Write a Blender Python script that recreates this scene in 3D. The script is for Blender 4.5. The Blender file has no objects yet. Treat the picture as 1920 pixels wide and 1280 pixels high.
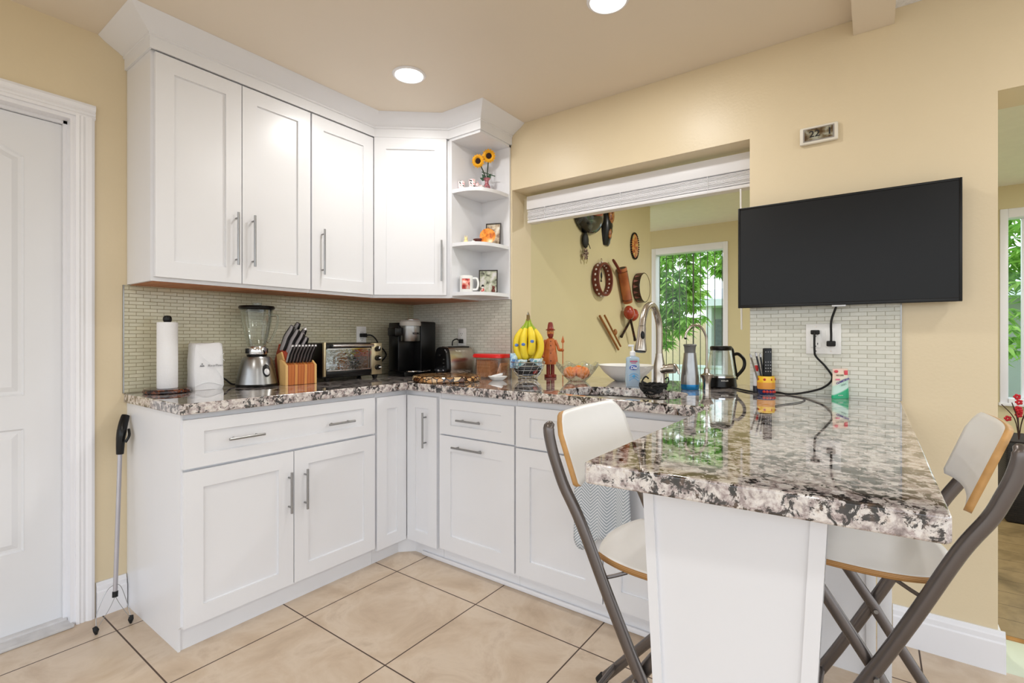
import bpy, bmesh, math, random
from math import pi, sin, cos, radians as RAD
from mathutils import Vector, Matrix

# ------------------------------------------------------------------ camera, world, exposure
SC = bpy.context.scene
COL = SC.collection
FPX, HORIZON = 925.43, 631.4
CAM = Vector((-2.378, -2.596, 1.156))
YAW = 0.6323
cd = bpy.data.cameras.new('camera')
cam = bpy.data.objects.new('camera', cd)
COL.objects.link(cam)
cam.location = CAM
cam.rotation_euler = (pi/2, 0, YAW - pi/2)
cd.sensor_fit = 'HORIZONTAL'
cd.sensor_width = 36.0
cd.lens = FPX/1920*36.0
cd.shift_y = -(640 - HORIZON)/1920
cd.clip_start = 0.02
SC.camera = cam
SC.view_settings.view_transform = 'Standard'
SC.view_settings.look = 'None'
SC.view_settings.gamma = 1
SC.view_settings.use_curve_mapping = False
SC.view_settings.exposure = 0.14

def lin(c):
    out = []
    for v in c[:3]:
        v = v/255
        out.append(v/12.92 if v <= .04045 else ((v+.055)/1.055)**2.4)
    return (out[0], out[1], out[2], 1)

W = bpy.data.worlds.new('daylight'); SC.world = W
W.use_nodes = True
nt = W.node_tree; nt.nodes.clear()
o = nt.nodes.new('ShaderNodeOutputWorld'); b = nt.nodes.new('ShaderNodeBackground')
tc = nt.nodes.new('ShaderNodeTexCoord'); sp = nt.nodes.new('ShaderNodeSeparateXYZ'); rp = nt.nodes.new('ShaderNodeValToRGB')
nt.links.new(tc.outputs['Generated'], sp.inputs[0]); nt.links.new(sp.outputs['Z'], rp.inputs[0])
rp.color_ramp.elements[0].position = 0.0; rp.color_ramp.elements[0].color = (.42, .40, .36, 1)
rp.color_ramp.elements[1].position = 0.06; rp.color_ramp.elements[1].color = (.90, .955, 1, 1)
e = rp.color_ramp.elements.new(1.0); e.color = (.72, .82, 1, 1)
nt.links.new(rp.outputs[0], b.inputs[0]); b.inputs[1].default_value = 2.05
nt.links.new(b.outputs[0], o.inputs[0])

# ------------------------------------------------------------------ materials
MATS = {}
def mat(name, c=(200, 200, 200), rough=.5, metal=0, var=.05, vscale=12, bump=0, bscale=60, coat=0, trans=0, ior=1.45, emit=None, es=1, spec=None):
    if name in MATS: return MATS[name]
    m = bpy.data.materials.new(name); m.use_nodes = True
    n = m.node_tree.nodes; l = m.node_tree.links; p = n['Principled BSDF']
    C = lin(c)
    t = n.new('ShaderNodeTexCoord'); nz = n.new('ShaderNodeTexNoise'); nz.inputs['Scale'].default_value = vscale; nz.inputs['Detail'].default_value = 4
    l.new(t.outputs['Object'], nz.inputs['Vector'])
    r = n.new('ShaderNodeValToRGB'); l.new(nz.outputs['Fac'], r.inputs[0])
    r.color_ramp.elements[0].position = .3; r.color_ramp.elements[1].position = .7
    r.color_ramp.elements[0].color = (C[0]*(1-var), C[1]*(1-var), C[2]*(1-var), 1)
    r.color_ramp.elements[1].color = (min(1, C[0]*(1+var)), min(1, C[1]*(1+var)), min(1, C[2]*(1+var)), 1)
    l.new(r.outputs[0], p.inputs['Base Color'])
    p.inputs['Roughness'].default_value = rough; p.inputs['Metallic'].default_value = metal
    if coat: p.inputs['Coat Weight'].default_value = coat; p.inputs['Coat Roughness'].default_value = .05
    if trans: p.inputs['Transmission Weight'].default_value = trans; p.inputs['IOR'].default_value = ior
    if spec is not None: p.inputs['Specular IOR Level'].default_value = spec
    if emit: p.inputs['Emission Color'].default_value = lin(emit); p.inputs['Emission Strength'].default_value = es
    if bump:
        nb = n.new('ShaderNodeTexNoise'); nb.inputs['Scale'].default_value = bscale; nb.inputs['Detail'].default_value = 3
        l.new(t.outputs['Object'], nb.inputs['Vector'])
        bp = n.new('ShaderNodeBump'); bp.inputs['Strength'].default_value = bump; bp.inputs['Distance'].default_value = .004
        l.new(nb.outputs['Fac'], bp.inputs['Height']); l.new(bp.outputs[0], p.inputs['Normal'])
    MATS[name] = m
    return m

def thin_glass(name, tint=(240, 245, 244), lo=.06, hi=.75, rough=.0):
    if name in MATS: return MATS[name]
    m = bpy.data.materials.new(name); m.use_nodes = True
    n = m.node_tree.nodes; l = m.node_tree.links; n.clear()
    o = n.new('ShaderNodeOutputMaterial'); mx = n.new('ShaderNodeMixShader'); tr = n.new('ShaderNodeBsdfTransparent'); gl = n.new('ShaderNodeBsdfGlossy')
    lw = n.new('ShaderNodeLayerWeight'); lw.inputs[0].default_value = .35
    mr = n.new('ShaderNodeMapRange'); mr.inputs['To Min'].default_value = lo; mr.inputs['To Max'].default_value = hi
    nz = n.new('ShaderNodeTexNoise'); nz.inputs['Scale'].default_value = 9; bp = n.new('ShaderNodeBump'); bp.inputs['Strength'].default_value = .08; bp.inputs['Distance'].default_value = .01
    l.new(nz.outputs['Fac'], bp.inputs['Height']); l.new(bp.outputs[0], gl.inputs['Normal'])
    l.new(lw.outputs['Facing'], mr.inputs[0]); l.new(mr.outputs[0], mx.inputs[0])
    tr.inputs[0].default_value = lin(tint); gl.inputs['Roughness'].default_value = rough; gl.inputs['Color'].default_value = (.9, .93, .92, 1)
    l.new(tr.outputs[0], mx.inputs[1]); l.new(gl.outputs[0], mx.inputs[2]); l.new(mx.outputs[0], o.inputs[0])
    MATS[name] = m
    return m

def ramp(n, stops):
    r = n.new('ShaderNodeValToRGB'); cr = r.color_ramp
    cr.elements[0].position = stops[0][0]; cr.elements[0].color = lin(stops[0][1])
    cr.elements[1].position = stops[-1][0]; cr.elements[1].color = lin(stops[-1][1])
    for p_, c_ in stops[1:-1]:
        e_ = cr.elements.new(p_); e_.color = lin(c_)
    return r

def granite():
    m = bpy.data.materials.new('granite'); m.use_nodes = True
    n = m.node_tree.nodes; l = m.node_tree.links; p = n['Principled BSDF']
    t = n.new('ShaderNodeTexCoord')
    def noise(sc, det, ro, dis):
        z = n.new('ShaderNodeTexNoise'); z.inputs['Scale'].default_value = sc; z.inputs['Detail'].default_value = det
        z.inputs['Roughness'].default_value = ro; z.inputs['Distortion'].default_value = dis
        l.new(t.outputs['Object'], z.inputs['Vector']); return z
    base = noise(46, 8, .7, .4)
    rb = ramp(n, [(.34, (112, 98, 96)), (.44, (168, 154, 152)), (.52, (206, 198, 194)), (.6, (226, 220, 214)), (.68, (186, 170, 160))])
    l.new(base.outputs['Fac'], rb.inputs[0])
    v = n.new('ShaderNodeTexVoronoi'); v.inputs['Scale'].default_value = 75; l.new(t.outputs['Object'], v.inputs['Vector'])
    hs = n.new('ShaderNodeMix'); hs.data_type = 'RGBA'; hs.blend_type = 'OVERLAY'; hs.inputs[0].default_value = .22
    bw = n.new('ShaderNodeRGBToBW'); l.new(v.outputs['Color'], bw.inputs[0])
    l.new(rb.outputs[0], hs.inputs[6]); l.new(bw.outputs[0], hs.inputs[7])
    dark = noise(38, 12, .74, .5)
    dens = noise(9, 4, .6, .6)
    ad = n.new('ShaderNodeMath'); ad.operation = 'MULTIPLY_ADD'; l.new(dens.outputs['Fac'], ad.inputs[0]); ad.inputs[1].default_value = .45
    l.new(dark.outputs['Fac'], ad.inputs[2])
    big = noise(15, 12, .72, .5)
    gt = n.new('ShaderNodeMapRange'); gt.inputs['From Min'].default_value = .585; gt.inputs['From Max'].default_value = .61; gt.inputs['To Max'].default_value = .2
    l.new(big.outputs['Fac'], gt.inputs[0]); ad2 = n.new('ShaderNodeMath'); l.new(ad.outputs[0], ad2.inputs[0]); l.new(gt.outputs[0], ad2.inputs[1]); ad = ad2
    rd = ramp(n, [(.655, (255, 255, 255)), (.69, (0, 0, 0))])
    rd.color_ramp.elements[0].color = (1, 1, 1, 1); rd.color_ramp.elements[1].color = (0, 0, 0, 1)
    rd.color_ramp.elements[0].position = .745; rd.color_ramp.elements[1].position = .77
    l.new(ad.outputs[0], rd.inputs[0])
    brown = noise(48, 4, .6, .3)
    rbr = ramp(n, [(.45, (10, 8, 8)), (.56, (34, 26, 24)), (.66, (84, 64, 50))])
    l.new(brown.outputs['Fac'], rbr.inputs[0])
    mx = n.new('ShaderNodeMix'); mx.data_type = 'RGBA'
    inv = n.new('ShaderNodeMath'); inv.operation = 'SUBTRACT'; inv.inputs[0].default_value = 1; l.new(rd.outputs[0], inv.inputs[1])
    l.new(rd.outputs[0], mx.inputs[0]); l.new(hs.outputs[2], mx.inputs[7]); l.new(rbr.outputs[0], mx.inputs[6])
    # rd = 1 where light stone (low value) -> mix to B
    l.new(mx.outputs[2], p.inputs['Base Color'])
    p.inputs['Roughness'].default_value = .05; p.inputs['Specular IOR Level'].default_value = .8; p.inputs['Coat Weight'].default_value = .8; p.inputs['Coat Roughness'].default_value = .02
    return m

def brickmat(name, axes, bw_, bh_, mortar, c1, c2, cm, rough, off=.5, ox=0, oy=0, bump=.4, marble=None, rough_m=.6):
    m = bpy.data.materials.new(name); m.use_nodes = True
    n = m.node_tree.nodes; l = m.node_tree.links; p = n['Principled BSDF']
    t = n.new('ShaderNodeTexCoord'); s = n.new('ShaderNodeSeparateXYZ'); c = n.new('ShaderNodeCombineXYZ')
    l.new(t.outputs['Object'], s.inputs[0])
    for k, (a, of) in enumerate(zip(axes, (ox, oy))):
        ad = n.new('ShaderNodeMath'); ad.operation = 'ADD'; ad.inputs[1].default_value = of
        l.new(s.outputs[a], ad.inputs[0]); l.new(ad.outputs[0], c.inputs[k])
    br = n.new('ShaderNodeTexBrick'); br.offset = off; br.squash = 1
    br.inputs['Scale'].default_value = 1; br.inputs['Brick Width'].default_value = bw_; br.inputs['Row Height'].default_value = bh_
    br.inputs['Mortar Size'].default_value = mortar; br.inputs['Mortar Smooth'].default_value = .1
    br.inputs['Color1'].default_value = lin(c1); br.inputs['Color2'].default_value = lin(c2); br.inputs['Mortar'].default_value = lin(cm)
    l.new(c.outputs[0], br.inputs['Vector'])
    col = br.outputs['Color']
    if marble:
        nz = n.new('ShaderNodeTexNoise'); nz.inputs['Scale'].default_value = marble[0]; nz.inputs['Detail'].default_value = 8; nz.inputs['Distortion'].default_value = .5; nz.inputs['Roughness'].default_value = .62
        l.new(t.outputs['Object'], nz.inputs['Vector'])
        r = ramp(n, marble[1]); l.new(nz.outputs['Fac'], r.inputs[0])
        mx = n.new('ShaderNodeMix'); mx.data_type = 'RGBA'; mx.blend_type = 'MIX'
        l.new(br.outputs['Fac'], mx.inputs[0]); l.new(r.outputs[0], mx.inputs[6]); mx.inputs[7].default_value = lin(cm)
        col = mx.outputs[2]
    l.new(col, p.inputs['Base Color'])
    rr = n.new('ShaderNodeMapRange'); rr.inputs['To Min'].default_value = rough; rr.inputs['To Max'].default_value = rough_m
    l.new(br.outputs['Fac'], rr.inputs[0]); l.new(rr.outputs[0], p.inputs['Roughness'])
    bp = n.new('ShaderNodeBump'); bp.inputs['Strength'].default_value = bump; bp.inputs['Distance'].default_value = .0015; bp.invert = True
    l.new(br.outputs['Fac'], bp.inputs['Height'])
    if bump > .5:
        nb = n.new('ShaderNodeTexNoise'); nb.inputs['Scale'].default_value = 55; nb.inputs['Detail'].default_value = 2
        l.new(t.outputs['Object'], nb.inputs['Vector'])
        b2 = n.new('ShaderNodeBump'); b2.inputs['Strength'].default_value = .35; b2.inputs['Distance'].default_value = .003
        l.new(nb.outputs['Fac'], b2.inputs['Height']); l.new(bp.outputs[0], b2.inputs['Normal']); l.new(b2.outputs[0], p.inputs['Normal'])
    else:
        l.new(bp.outputs[0], p.inputs['Normal'])
    return m

def stripes(name, axis, scale, stops, rough=.4, distort=1.0):
    if name in MATS: return MATS[name]
    m = bpy.data.materials.new(name); m.use_nodes = True
    n = m.node_tree.nodes; l = m.node_tree.links; p = n['Principled BSDF']
    t = n.new('ShaderNodeTexCoord'); w = n.new('ShaderNodeTexWave'); w.wave_type = 'BANDS'; w.bands_direction = axis
    w.inputs['Scale'].default_value = scale; w.inputs['Distortion'].default_value = distort; w.inputs['Detail'].default_value = 3
    l.new(t.outputs['Object'], w.inputs['Vector']); r = ramp(n, stops); l.new(w.outputs['Fac'], r.inputs[0])
    l.new(r.outputs[0], p.inputs['Base Color']); p.inputs['Roughness'].default_value = rough
    MATS[name] = m
    return m

def spots(name, scale, stops, rough=.4, dist=0.0, detail=3, coat=0):
    if name in MATS: return MATS[name]
    m = bpy.data.materials.new(name); m.use_nodes = True
    n = m.node_tree.nodes; l = m.node_tree.links; p = n['Principled BSDF']
    t = n.new('ShaderNodeTexCoord'); w = n.new('ShaderNodeTexNoise'); w.inputs['Scale'].default_value = scale; w.inputs['Detail'].default_value = detail
    w.inputs['Distortion'].default_value = dist
    l.new(t.outputs['Object'], w.inputs['Vector']); r = ramp(n, stops); l.new(w.outputs['Fac'], r.inputs[0])
    l.new(r.outputs[0], p.inputs['Base Color']); p.inputs['Roughness'].default_value = rough
    if coat: p.inputs['Coat Weight'].default_value = coat
    MATS[name] = m
    return m

paint = mat('kitchen_paint', (222, 206, 174), .38, var=.015, vscale=3, bump=.12, bscale=90)
paint_d = mat('paint_daylight_tint', (210, 198, 156), .5, var=.02, vscale=3, bump=.1, bscale=90)  # green tint of daylight through foliage is mixed into this wall colour
ceilp = mat('ceiling_paint', (228, 216, 198), .5, var=.015, vscale=2)
ceild = mat('dining_ceiling_paint', (238, 238, 222), .6, var=.02)
popcorn = mat('popcorn_ceiling', (235, 236, 238), .9, var=.06, vscale=90, bump=1, bscale=160)
white = mat('white_cabinet_paint', (231, 232, 236), .3, var=.008, vscale=4)
trimw = mat('white_trim_paint', (236, 236, 240), .35, var=.01, vscale=5)
doorw = mat('white_door_paint', (226, 227, 230), .4, var=.012, vscale=3)
brownply = stripes('cabinet_underside_wood', 'X', 3, [(0, (168, 104, 62)), (.5, (186, 120, 74)), (1, (176, 108, 66))], .5, 4)
steel = mat('brushed_steel', (158, 158, 158), .28, 1, var=.06, vscale=30)
chrome = mat('chrome', (215, 215, 218), .1, 1, var=.02)
nickel = mat('brushed_nickel', (186, 178, 168), .25, 1, var=.04, vscale=20)
blackp = mat('black_plastic', (9, 9, 10), .3, var=.05, spec=.35)
blackm = mat('black_matte', (10, 10, 10), .6, var=.1)
rubber = mat('black_rubber', (14, 14, 14), .7)
whitep = mat('white_plastic', (236, 236, 234), .35, var=.01)
tubem = mat('chair_tube_metal', (108, 101, 98), .27, .7, var=.05)
ply = stripes('plywood_edge', 'Z', 75, [(0, (150, 104, 56)), (.45, (200, 152, 92)), (.6, (140, 96, 52)), (1, (206, 160, 102))], .5, .3)
ply_back = mat('plywood_rim', (196, 150, 92), .5, var=.18, vscale=22)
whitelam = mat('white_laminate', (243, 242, 240), .35, var=.01)
gran = granite()
tile_l = brickmat('glass_mosaic_left', ('X', 'Z'), .052, .0158, .0011, (206, 201, 176), (196, 192, 166), (154, 144, 116), .12, bump=.9)  # tile colour warmed to carry the tan reflections under the cabinets
tile_r = brickmat('glass_mosaic_right', ('Y', 'Z'), .056, .0165, .0011, (222, 222, 212), (210, 211, 200), (182, 180, 164), .12, bump=.9)
floor_t = brickmat('beige_floor_tile', ('X', 'Y'), .49, .5078, .0028, (206, 186, 162), (206, 186, 162), (74, 56, 44), .28, off=0, ox=.75+.49*20, oy=.70+.5078*20, bump=.3,
                   marble=(4.5, [(.32, (186, 164, 140)), (.44, (199, 178, 154)), (.56, (209, 191, 170)), (.68, (192, 171, 148))]))
wood_f = brickmat('dining_plank_floor', ('Y', 'X'), 1.2, .15, .0015, (150, 128, 92), (120, 100, 70), (60, 48, 32), .3, off=.35, bump=.2,
                  marble=(5, [(.3, (110, 92, 60)), (.5, (150, 128, 90)), (.7, (128, 106, 70))]))
pale_t = mat('pale_threshold_tile', (206, 212, 188), .15, var=.03, vscale=6)

# ------------------------------------------------------------------ geometry helpers
class G:
    def __init__(s): s.bm = bmesh.new()
    def box(s, x0, x1, y0, y1, z0, z1, bev=0, seg=2, rot=None, at=None):
        r = bmesh.ops.create_cube(s.bm, size=1)
        vs = r['verts']
        M = Matrix.Translation(((x0+x1)/2, (y0+y1)/2, (z0+z1)/2)) @ Matrix.Diagonal((abs(x1-x0), abs(y1-y0), abs(z1-z0), 1))
        bmesh.ops.transform(s.bm, matrix=M, verts=vs)
        if bev:
            es = list({e for v in vs for e in v.link_edges})
            r2 = bmesh.ops.bevel(s.bm, geom=es, offset=bev, segments=seg, affect='EDGES', profile=.5)
            vs = list({v for f in r2['faces'] for v in f.verts} | {v for v in vs if v.is_valid})
        if rot is not None:
            A = Matrix.Translation(at) if at else Matrix.Identity(4)
            bmesh.ops.transform(s.bm, matrix=A @ rot, verts=vs)
        return vs
    def prism(s, pts, d, bev=0):
        a = [s.bm.verts.new(p) for p in pts]; dv = Vector(d)
        b_ = [s.bm.verts.new(Vector(p)+dv) for p in pts]
        n = len(pts); fs = [s.bm.faces.new(a), s.bm.faces.new(b_[::-1])]
        for i in range(n): fs.append(s.bm.faces.new((a[i], b_[i], b_[(i+1) % n], a[(i+1) % n])))
        if bev:
            es = list({e for f in fs for e in f.edges})
            bmesh.ops.bevel(s.bm, geom=es, offset=bev, segments=2, affect='EDGES', profile=.5)
    def ring(s, c, u, v, seg): return [s.bm.verts.new(c + u*cos(2*pi*i/seg) + v*sin(2*pi*i/seg)) for i in range(seg)]
    def skin(s, rings, caps=True, loop=False):
        k = len(rings[0]); m = len(rings)
        for j in range(m if loop else m-1):
            A, B = rings[j], rings[(j+1) % m]
            for i in range(k): s.bm.faces.new((A[i], A[(i+1) % k], B[(i+1) % k], B[i]))
        if caps and not loop:
            s.bm.faces.new(rings[0][::-1]); s.bm.faces.new(rings[-1])
    def tube(s, pts, r, seg=10, r2=None, ref=None, loop=False):
        P = [Vector(p) for p in pts]; m = len(P); rings = []
        prev = None
        for i in range(m):
            if loop: t = P[(i+1) % m] - P[i-1]
            else: t = P[min(i+1, m-1)] - P[max(i-1, 0)]
            t.normalize()
            if ref is not None: u = Vector(ref) - t*t.dot(Vector(ref))
            elif prev is None:
                q = Vector((0, 0, 1)) if abs(t.z) < .9 else Vector((1, 0, 0)); u = q - t*t.dot(q)
            else: u = prev - t*t.dot(prev)
            u.normalize(); prev = u; v = t.cross(u)
            rr = r[i] if isinstance(r, (list, tuple)) else r
            rv = rr if r2 is None else (r2[i] if isinstance(r2, (list, tuple)) else r2)
            rings.append(s.ring(P[i], u*rr, v*rv, seg))
        s.skin(rings, True, loop)
    def cyl(s, a, b_, r, r2=None, seg=20): s.tube([a, b_], [r, r if r2 is None else r2], seg)
    def lathe(s, prof, c=(0, 0, 0), seg=32, sx=1, sy=1, caps=False):
        rings = []
        for r, z in prof:
            r = max(r, 1e-4)
            rings.append([s.bm.verts.new((c[0]+r*cos(2*pi*i/seg)*sx, c[1]+r*sin(2*pi*i/seg)*sy, c[2]+z)) for i in range(seg)])
        s.skin(rings, True)
    def ball(s, c, r, sc=(1, 1, 1), seg=16, rot=None):
        q = bmesh.ops.create_uvsphere(s.bm, u_segments=seg, v_segments=max(6, seg//2+2), radius=r)
        M = Matrix.Translation(c) @ (rot if rot is not None else Matrix.Identity(4)) @ Matrix.Diagonal((*sc, 1))
        bmesh.ops.transform(s.bm, matrix=M, verts=q['verts'])
        return q['verts']
    def quad(s, a, b_, c, d): s.bm.faces.new([s.bm.verts.new(p) for p in (a, b_, c, d)])
    def done(s, name, m=None, parent=None, smooth=True, ang=35, loc=None, rot=None, mats=None):
        bmesh.ops.recalc_face_normals(s.bm, faces=s.bm.faces)
        for f in s.bm.faces: f.smooth = smooth
        if smooth:
            th = RAD(ang)
            for e in s.bm.edges:
                if len(e.link_faces) == 2 and e.calc_face_angle(0) > th: e.smooth = False
        me = bpy.data.meshes.new(name); s.bm.to_mesh(me); s.bm.free()
        ob = bpy.data.objects.new(name, me); COL.objects.link(ob)
        for q in (mats or [m]): me.materials.append(q)
        if parent: ob.parent = parent
        if loc: ob.location = loc
        if rot: ob.rotation_euler = rot
        return ob

def tag(ob, label=None, cat=None, group=None, kind=None):
    if label: ob['label'] = label
    if cat: ob['category'] = cat
    if group: ob['group'] = group
    if kind: ob['kind'] = kind
    return ob

def thing(name, label, cat, loc=(0, 0, 0), rz=0, group=None):
    ob = bpy.data.objects.new(name, None); COL.objects.link(ob)
    ob.empty_display_size = .1
    ob.location = loc; ob.rotation_euler = (0, 0, rz)
    return tag(ob, label, cat, group)

def struct(g, name, m, **k): return tag(g.done(name, m, **k), kind='structure')

def text(s, size, m, parent, loc, rot, depth=.0004, name='lettering', bold=0, shear=0, sx=1):
    cu = bpy.data.curves.new(name, 'FONT'); cu.body = s; cu.size = size; cu.extrude = depth; cu.align_x = 'CENTER'; cu.align_y = 'CENTER'
    cu.offset = bold; cu.shear = shear
    t = bpy.data.objects.new('tmp', cu); COL.objects.link(t)
    dg = bpy.context.evaluated_depsgraph_get()
    me = bpy.data.meshes.new_from_object(t.evaluated_get(dg))
    bpy.data.objects.remove(t)
    me.name = name; me.materials.clear(); me.materials.append(m)
    ob = bpy.data.objects.new(name, me); COL.objects.link(ob); ob.parent = parent; ob.location = loc; ob.rotation_euler = rot; ob.scale = (sx, 1, 1)
    return ob
FACE_Y = (pi/2, 0, 0)            # lettering that faces -y
FACE_X = (pi/2, 0, -pi/2)        # lettering that faces -x

def smoothpts(pts, n=8):
    P = [Vector(p) for p in pts]; out = []
    for i in range(len(P)-1):
        p0 = P[max(i-1, 0)]; p1 = P[i]; p2 = P[i+1]; p3 = P[min(i+2, len(P)-1)]
        for k in range(n):
            t = k/n
            out.append(.5*((2*p1)+(-p0+p2)*t+(2*p0-5*p1+4*p2-p3)*t*t+(-p0+3*p1-3*p2+p3)*t**3))
    out.append(P[-1]); return out
# ------------------------------------------------------------------ room shell
ZC, H = 2.41, .914
g = G(); g.box(-4.6, -.0005, -5.6, .12, -.06, 0); struct(g, 'floor', floor_t)
g = G(); g.box(0, .262, -5.6, -2.95, -.06, -.0005); struct(g, 'floor_threshold', pale_t)
g = G(); g.box(.262, .292, -5.6, -2.95, -.06, .004, .002); struct(g, 'trim_threshold', stripes('threshold_wood', 'Y', 4, [(0, (150, 104, 48)), (1, (180, 130, 66))], .4, 2))
g = G(); g.box(.292, 3.36, -6.0, .8, -.06, 0); struct(g, 'floor_dining', wood_f)
g = G(); g.box(-4.6, -.0005, -2.531, .12, ZC, ZC+.08); struct(g, 'ceiling', ceilp)
g = G(); g.box(-4.6, -.0005, -5.6, -2.66, ZC-.005, ZC+.08); struct(g, 'ceiling_popcorn', popcorn)
g = G(); g.box(-4.6, -.0005, -2.66, -2.531, 2.349, ZC+.08); struct(g, 'trim_ceiling_beam', ceilp)
g = G(); g.box(.2, 3.36, -6.0, .8, ZC, ZC+.08); struct(g, 'ceiling_dining', ceild)

g = G()
g.box(-1.81, 0, 0, .12, 0, ZC); g.box(-2.56, -1.81, 0, .12, 2.05, ZC); g.box(-4.2, -2.56, 0, .12, 0, ZC)
struct(g, 'wall_left', paint)
g = G()
g.box(0, .2, -.855, .12, 0, ZC+.08)
g.box(0, .2, -2.155, -.855, 0, .872); g.box(0, .2, -2.155, -.855, 2.03, ZC+.08)
g.box(0, .2, -2.944, -2.155, 0, ZC+.08); g.box(0, .2, -5.6, -2.944, 2.01, ZC+.08)
struct(g, 'wall_right', paint)
g = G(); g.box(.2, 2.256, -.855, -.755, 0, ZC); struct(g, 'wall_dining', paint_d)
g = G()
XF = 3.35
ys = [(.7, -.464, None), (-.464, -1.317, (.60, 2.20)), (-1.317, -3.444, None), (-3.444, -4.9, (.606, 2.217)), (-4.9, -6, None)]
for a, b_, hole in ys:
    if hole is None: g.box(XF, XF+.12, b_, a, 0, ZC)
    else: g.box(XF, XF+.12, b_, a, 0, hole[0]); g.box(XF, XF+.12, b_, a, hole[1], ZC)
struct(g, 'wall_far', paint_d)

# baseboards
def baseboard(name, pts_start, pts_end, nrm):
    # profile extruded along a wall
    prof = [(0, 0), (.018, 0), (.018, .10), (.013, .105), (.013, .122), (.009, .127), (.006, .140), (0, .140)]
    a = Vector(pts_start); d = Vector(pts_end) - a; n_ = Vector(nrm)
    g = G(); g.prism([a + n_*p + Vector((0, 0, z)) for p, z in prof], d); struct(g, name, trimw, smooth=False)
baseboard('baseboard_left', (-1.749, -.0005, 0), (-1.647, -.0005, 0), (0, -1, 0))
baseboard('baseboard_right', (-.0005, -2.655, 0), (-.0005, -2.962, 0), (-1, 0, 0))
baseboard('baseboard_end', (0, -2.9445, 0), (.2, -2.9445, 0), (0, -1, 0))
baseboard('baseboard_far', (XF-.0005, .7, 0), (XF-.0005, -6, 0), (-1, 0, 0))

# door, jamb and casing
g = G()
X0, X1, T = -2.56, -1.81, 2.05
g.box(X1-.019, X1-.0005, -.002, .12, 0, T-.0005); g.box(X0+.0005, X0+.019, -.002, .12, 0, T-.0005); g.box(X0+.019, X1-.019, -.002, .12, T-.02, T-.0005)
g.box(X1-.031, X1-.019, .045, .06, 0, T-.02); g.box(X0+.019, X0+.031, .045, .06, 0, T-.02); g.box(X0+.019, X1-.019, .045, .06, T-.032, T-.02)
struct(g, 'trim_door_jamb', trimw, smooth=False)
prof = [(0, 0), (0, -.012), (.010, -.016), (.014, -.012), (.022, -.015), (.03, -.012), (.036, -.017), (.048, -.02), (.058, -.016), (.062, 0)]
g = G(); g.prism([(X1-.004+a, b_-.0005, 0) for a, b_ in prof], (0, 0, T+.0)); 
# mitred head: extrude along x with the profile standing up
g.prism([(X0-.058, b_-.0005, T-.004+a) for a, b_ in prof], (X1-X0+.116, 0, 0))
g.prism([(X0+.004-a, b_-.0005, 0) for a, b_ in prof[::-1]], (0, 0, T))
struct(g, 'trim_door_casing', trimw, ang=25)
g = G(); dx0, dx1 = X0+.022, X1-.021
def raised(g, pts, yf):
    """a routed panel: groove down, raised field, following a closed outline in x,z"""
    def inset(P, d):
        n_ = len(P); out = []
        for i in range(n_):
            a = Vector(P[i-1]); b2 = Vector(P[i]); c = Vector(P[(i+1) % n_])
            e1 = (b2-a).normalized(); e2 = (c-b2).normalized()
            n1 = Vector((-e1.y, e1.x)); n2 = Vector((-e2.y, e2.x)); k = n1+n2; k /= max(.2, k.dot(n1)); out.append(b2 + k*d)
        return out
    P = [Vector(p) for p in pts]
    levels = [(0, -.001), (.006, .006), (.016, .006), (.034, -.0015)]
    rings = []
    for d, y in levels: rings.append([g.bm.verts.new((q.x, yf+y, q.y)) for q in inset(P, d)])
    g.skin(rings, False); g.bm.faces.new(rings[-1])
door = g
yf = .062
def archpts(xa, xb, z0, z1, rise):
    pts = [(xa, z0), (xb, z0), (xb, z1)]
    for i in range(1, 12):
        t = i/12; x = xb+(xa-xb)*t; pts.append((x, z1 + rise*sin(pi*t)**1.3))
    pts.append((xa, z1)); return pts
holes = [archpts(dx0+.115, dx1-.122, .93, 1.856, .10), [(dx0+.115, .327), (dx1-.122, .327), (dx1-.122, .80), (dx0+.115, .80)]]
holes = [h for h in holes]
vs = []
outer = [(dx0, .012), (dx1, .012), (dx1, 2.018), (dx0, 2.018)]
edges = []
def loopedges(pts, y):
    v = [door.bm.verts.new((p[0], y, p[1])) for p in pts]
    return [door.bm.edges.new((v[i], v[(i+1) % len(v)])) for i in range(len(v))]
for L_ in [outer]+holes: edges += loopedges(L_, yf)
bmesh.ops.triangle_fill(door.bm, edges=edges, use_beauty=True)
for h in holes: raised(door, h, yf)
door.box(dx0, dx1, yf+.012, yf+.04, .012, 2.018)
for (a, b_, c, d) in [(dx0, dx0+.002, .012, 2.018), (dx1-.002, dx1, .012, 2.018)]: door.box(a, b_, yf, yf+.014, c, d)
door.box(dx0, dx1, yf, yf+.014, 2.016, 2.018)
d1 = struct(door, 'door_1', doorw, ang=20)
g = G(); g.lathe([(.0, 0), (.03, 0), (.03, .006), (.012, .012), (.011, .035), (.024, .045), (.028, .058), (.02, .07), (0, .072)], seg=24)
kb = g.done('door_knob', nickel, d1); kb.location = (dx0+.06, yf-.002, .95); kb.rotation_euler = (pi/2, 0, 0)
g = G(); g.box(X0+.019, X1-.012, -.03, .062, .0005, .012, .003); g.box(X0+.019, X1-.02, .035, .075, .0005, .02, .003)
struct(g, 'trim_door_threshold', mat('worn_white_sill', (206, 204, 204), .5, var=.12, vscale=18))

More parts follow.
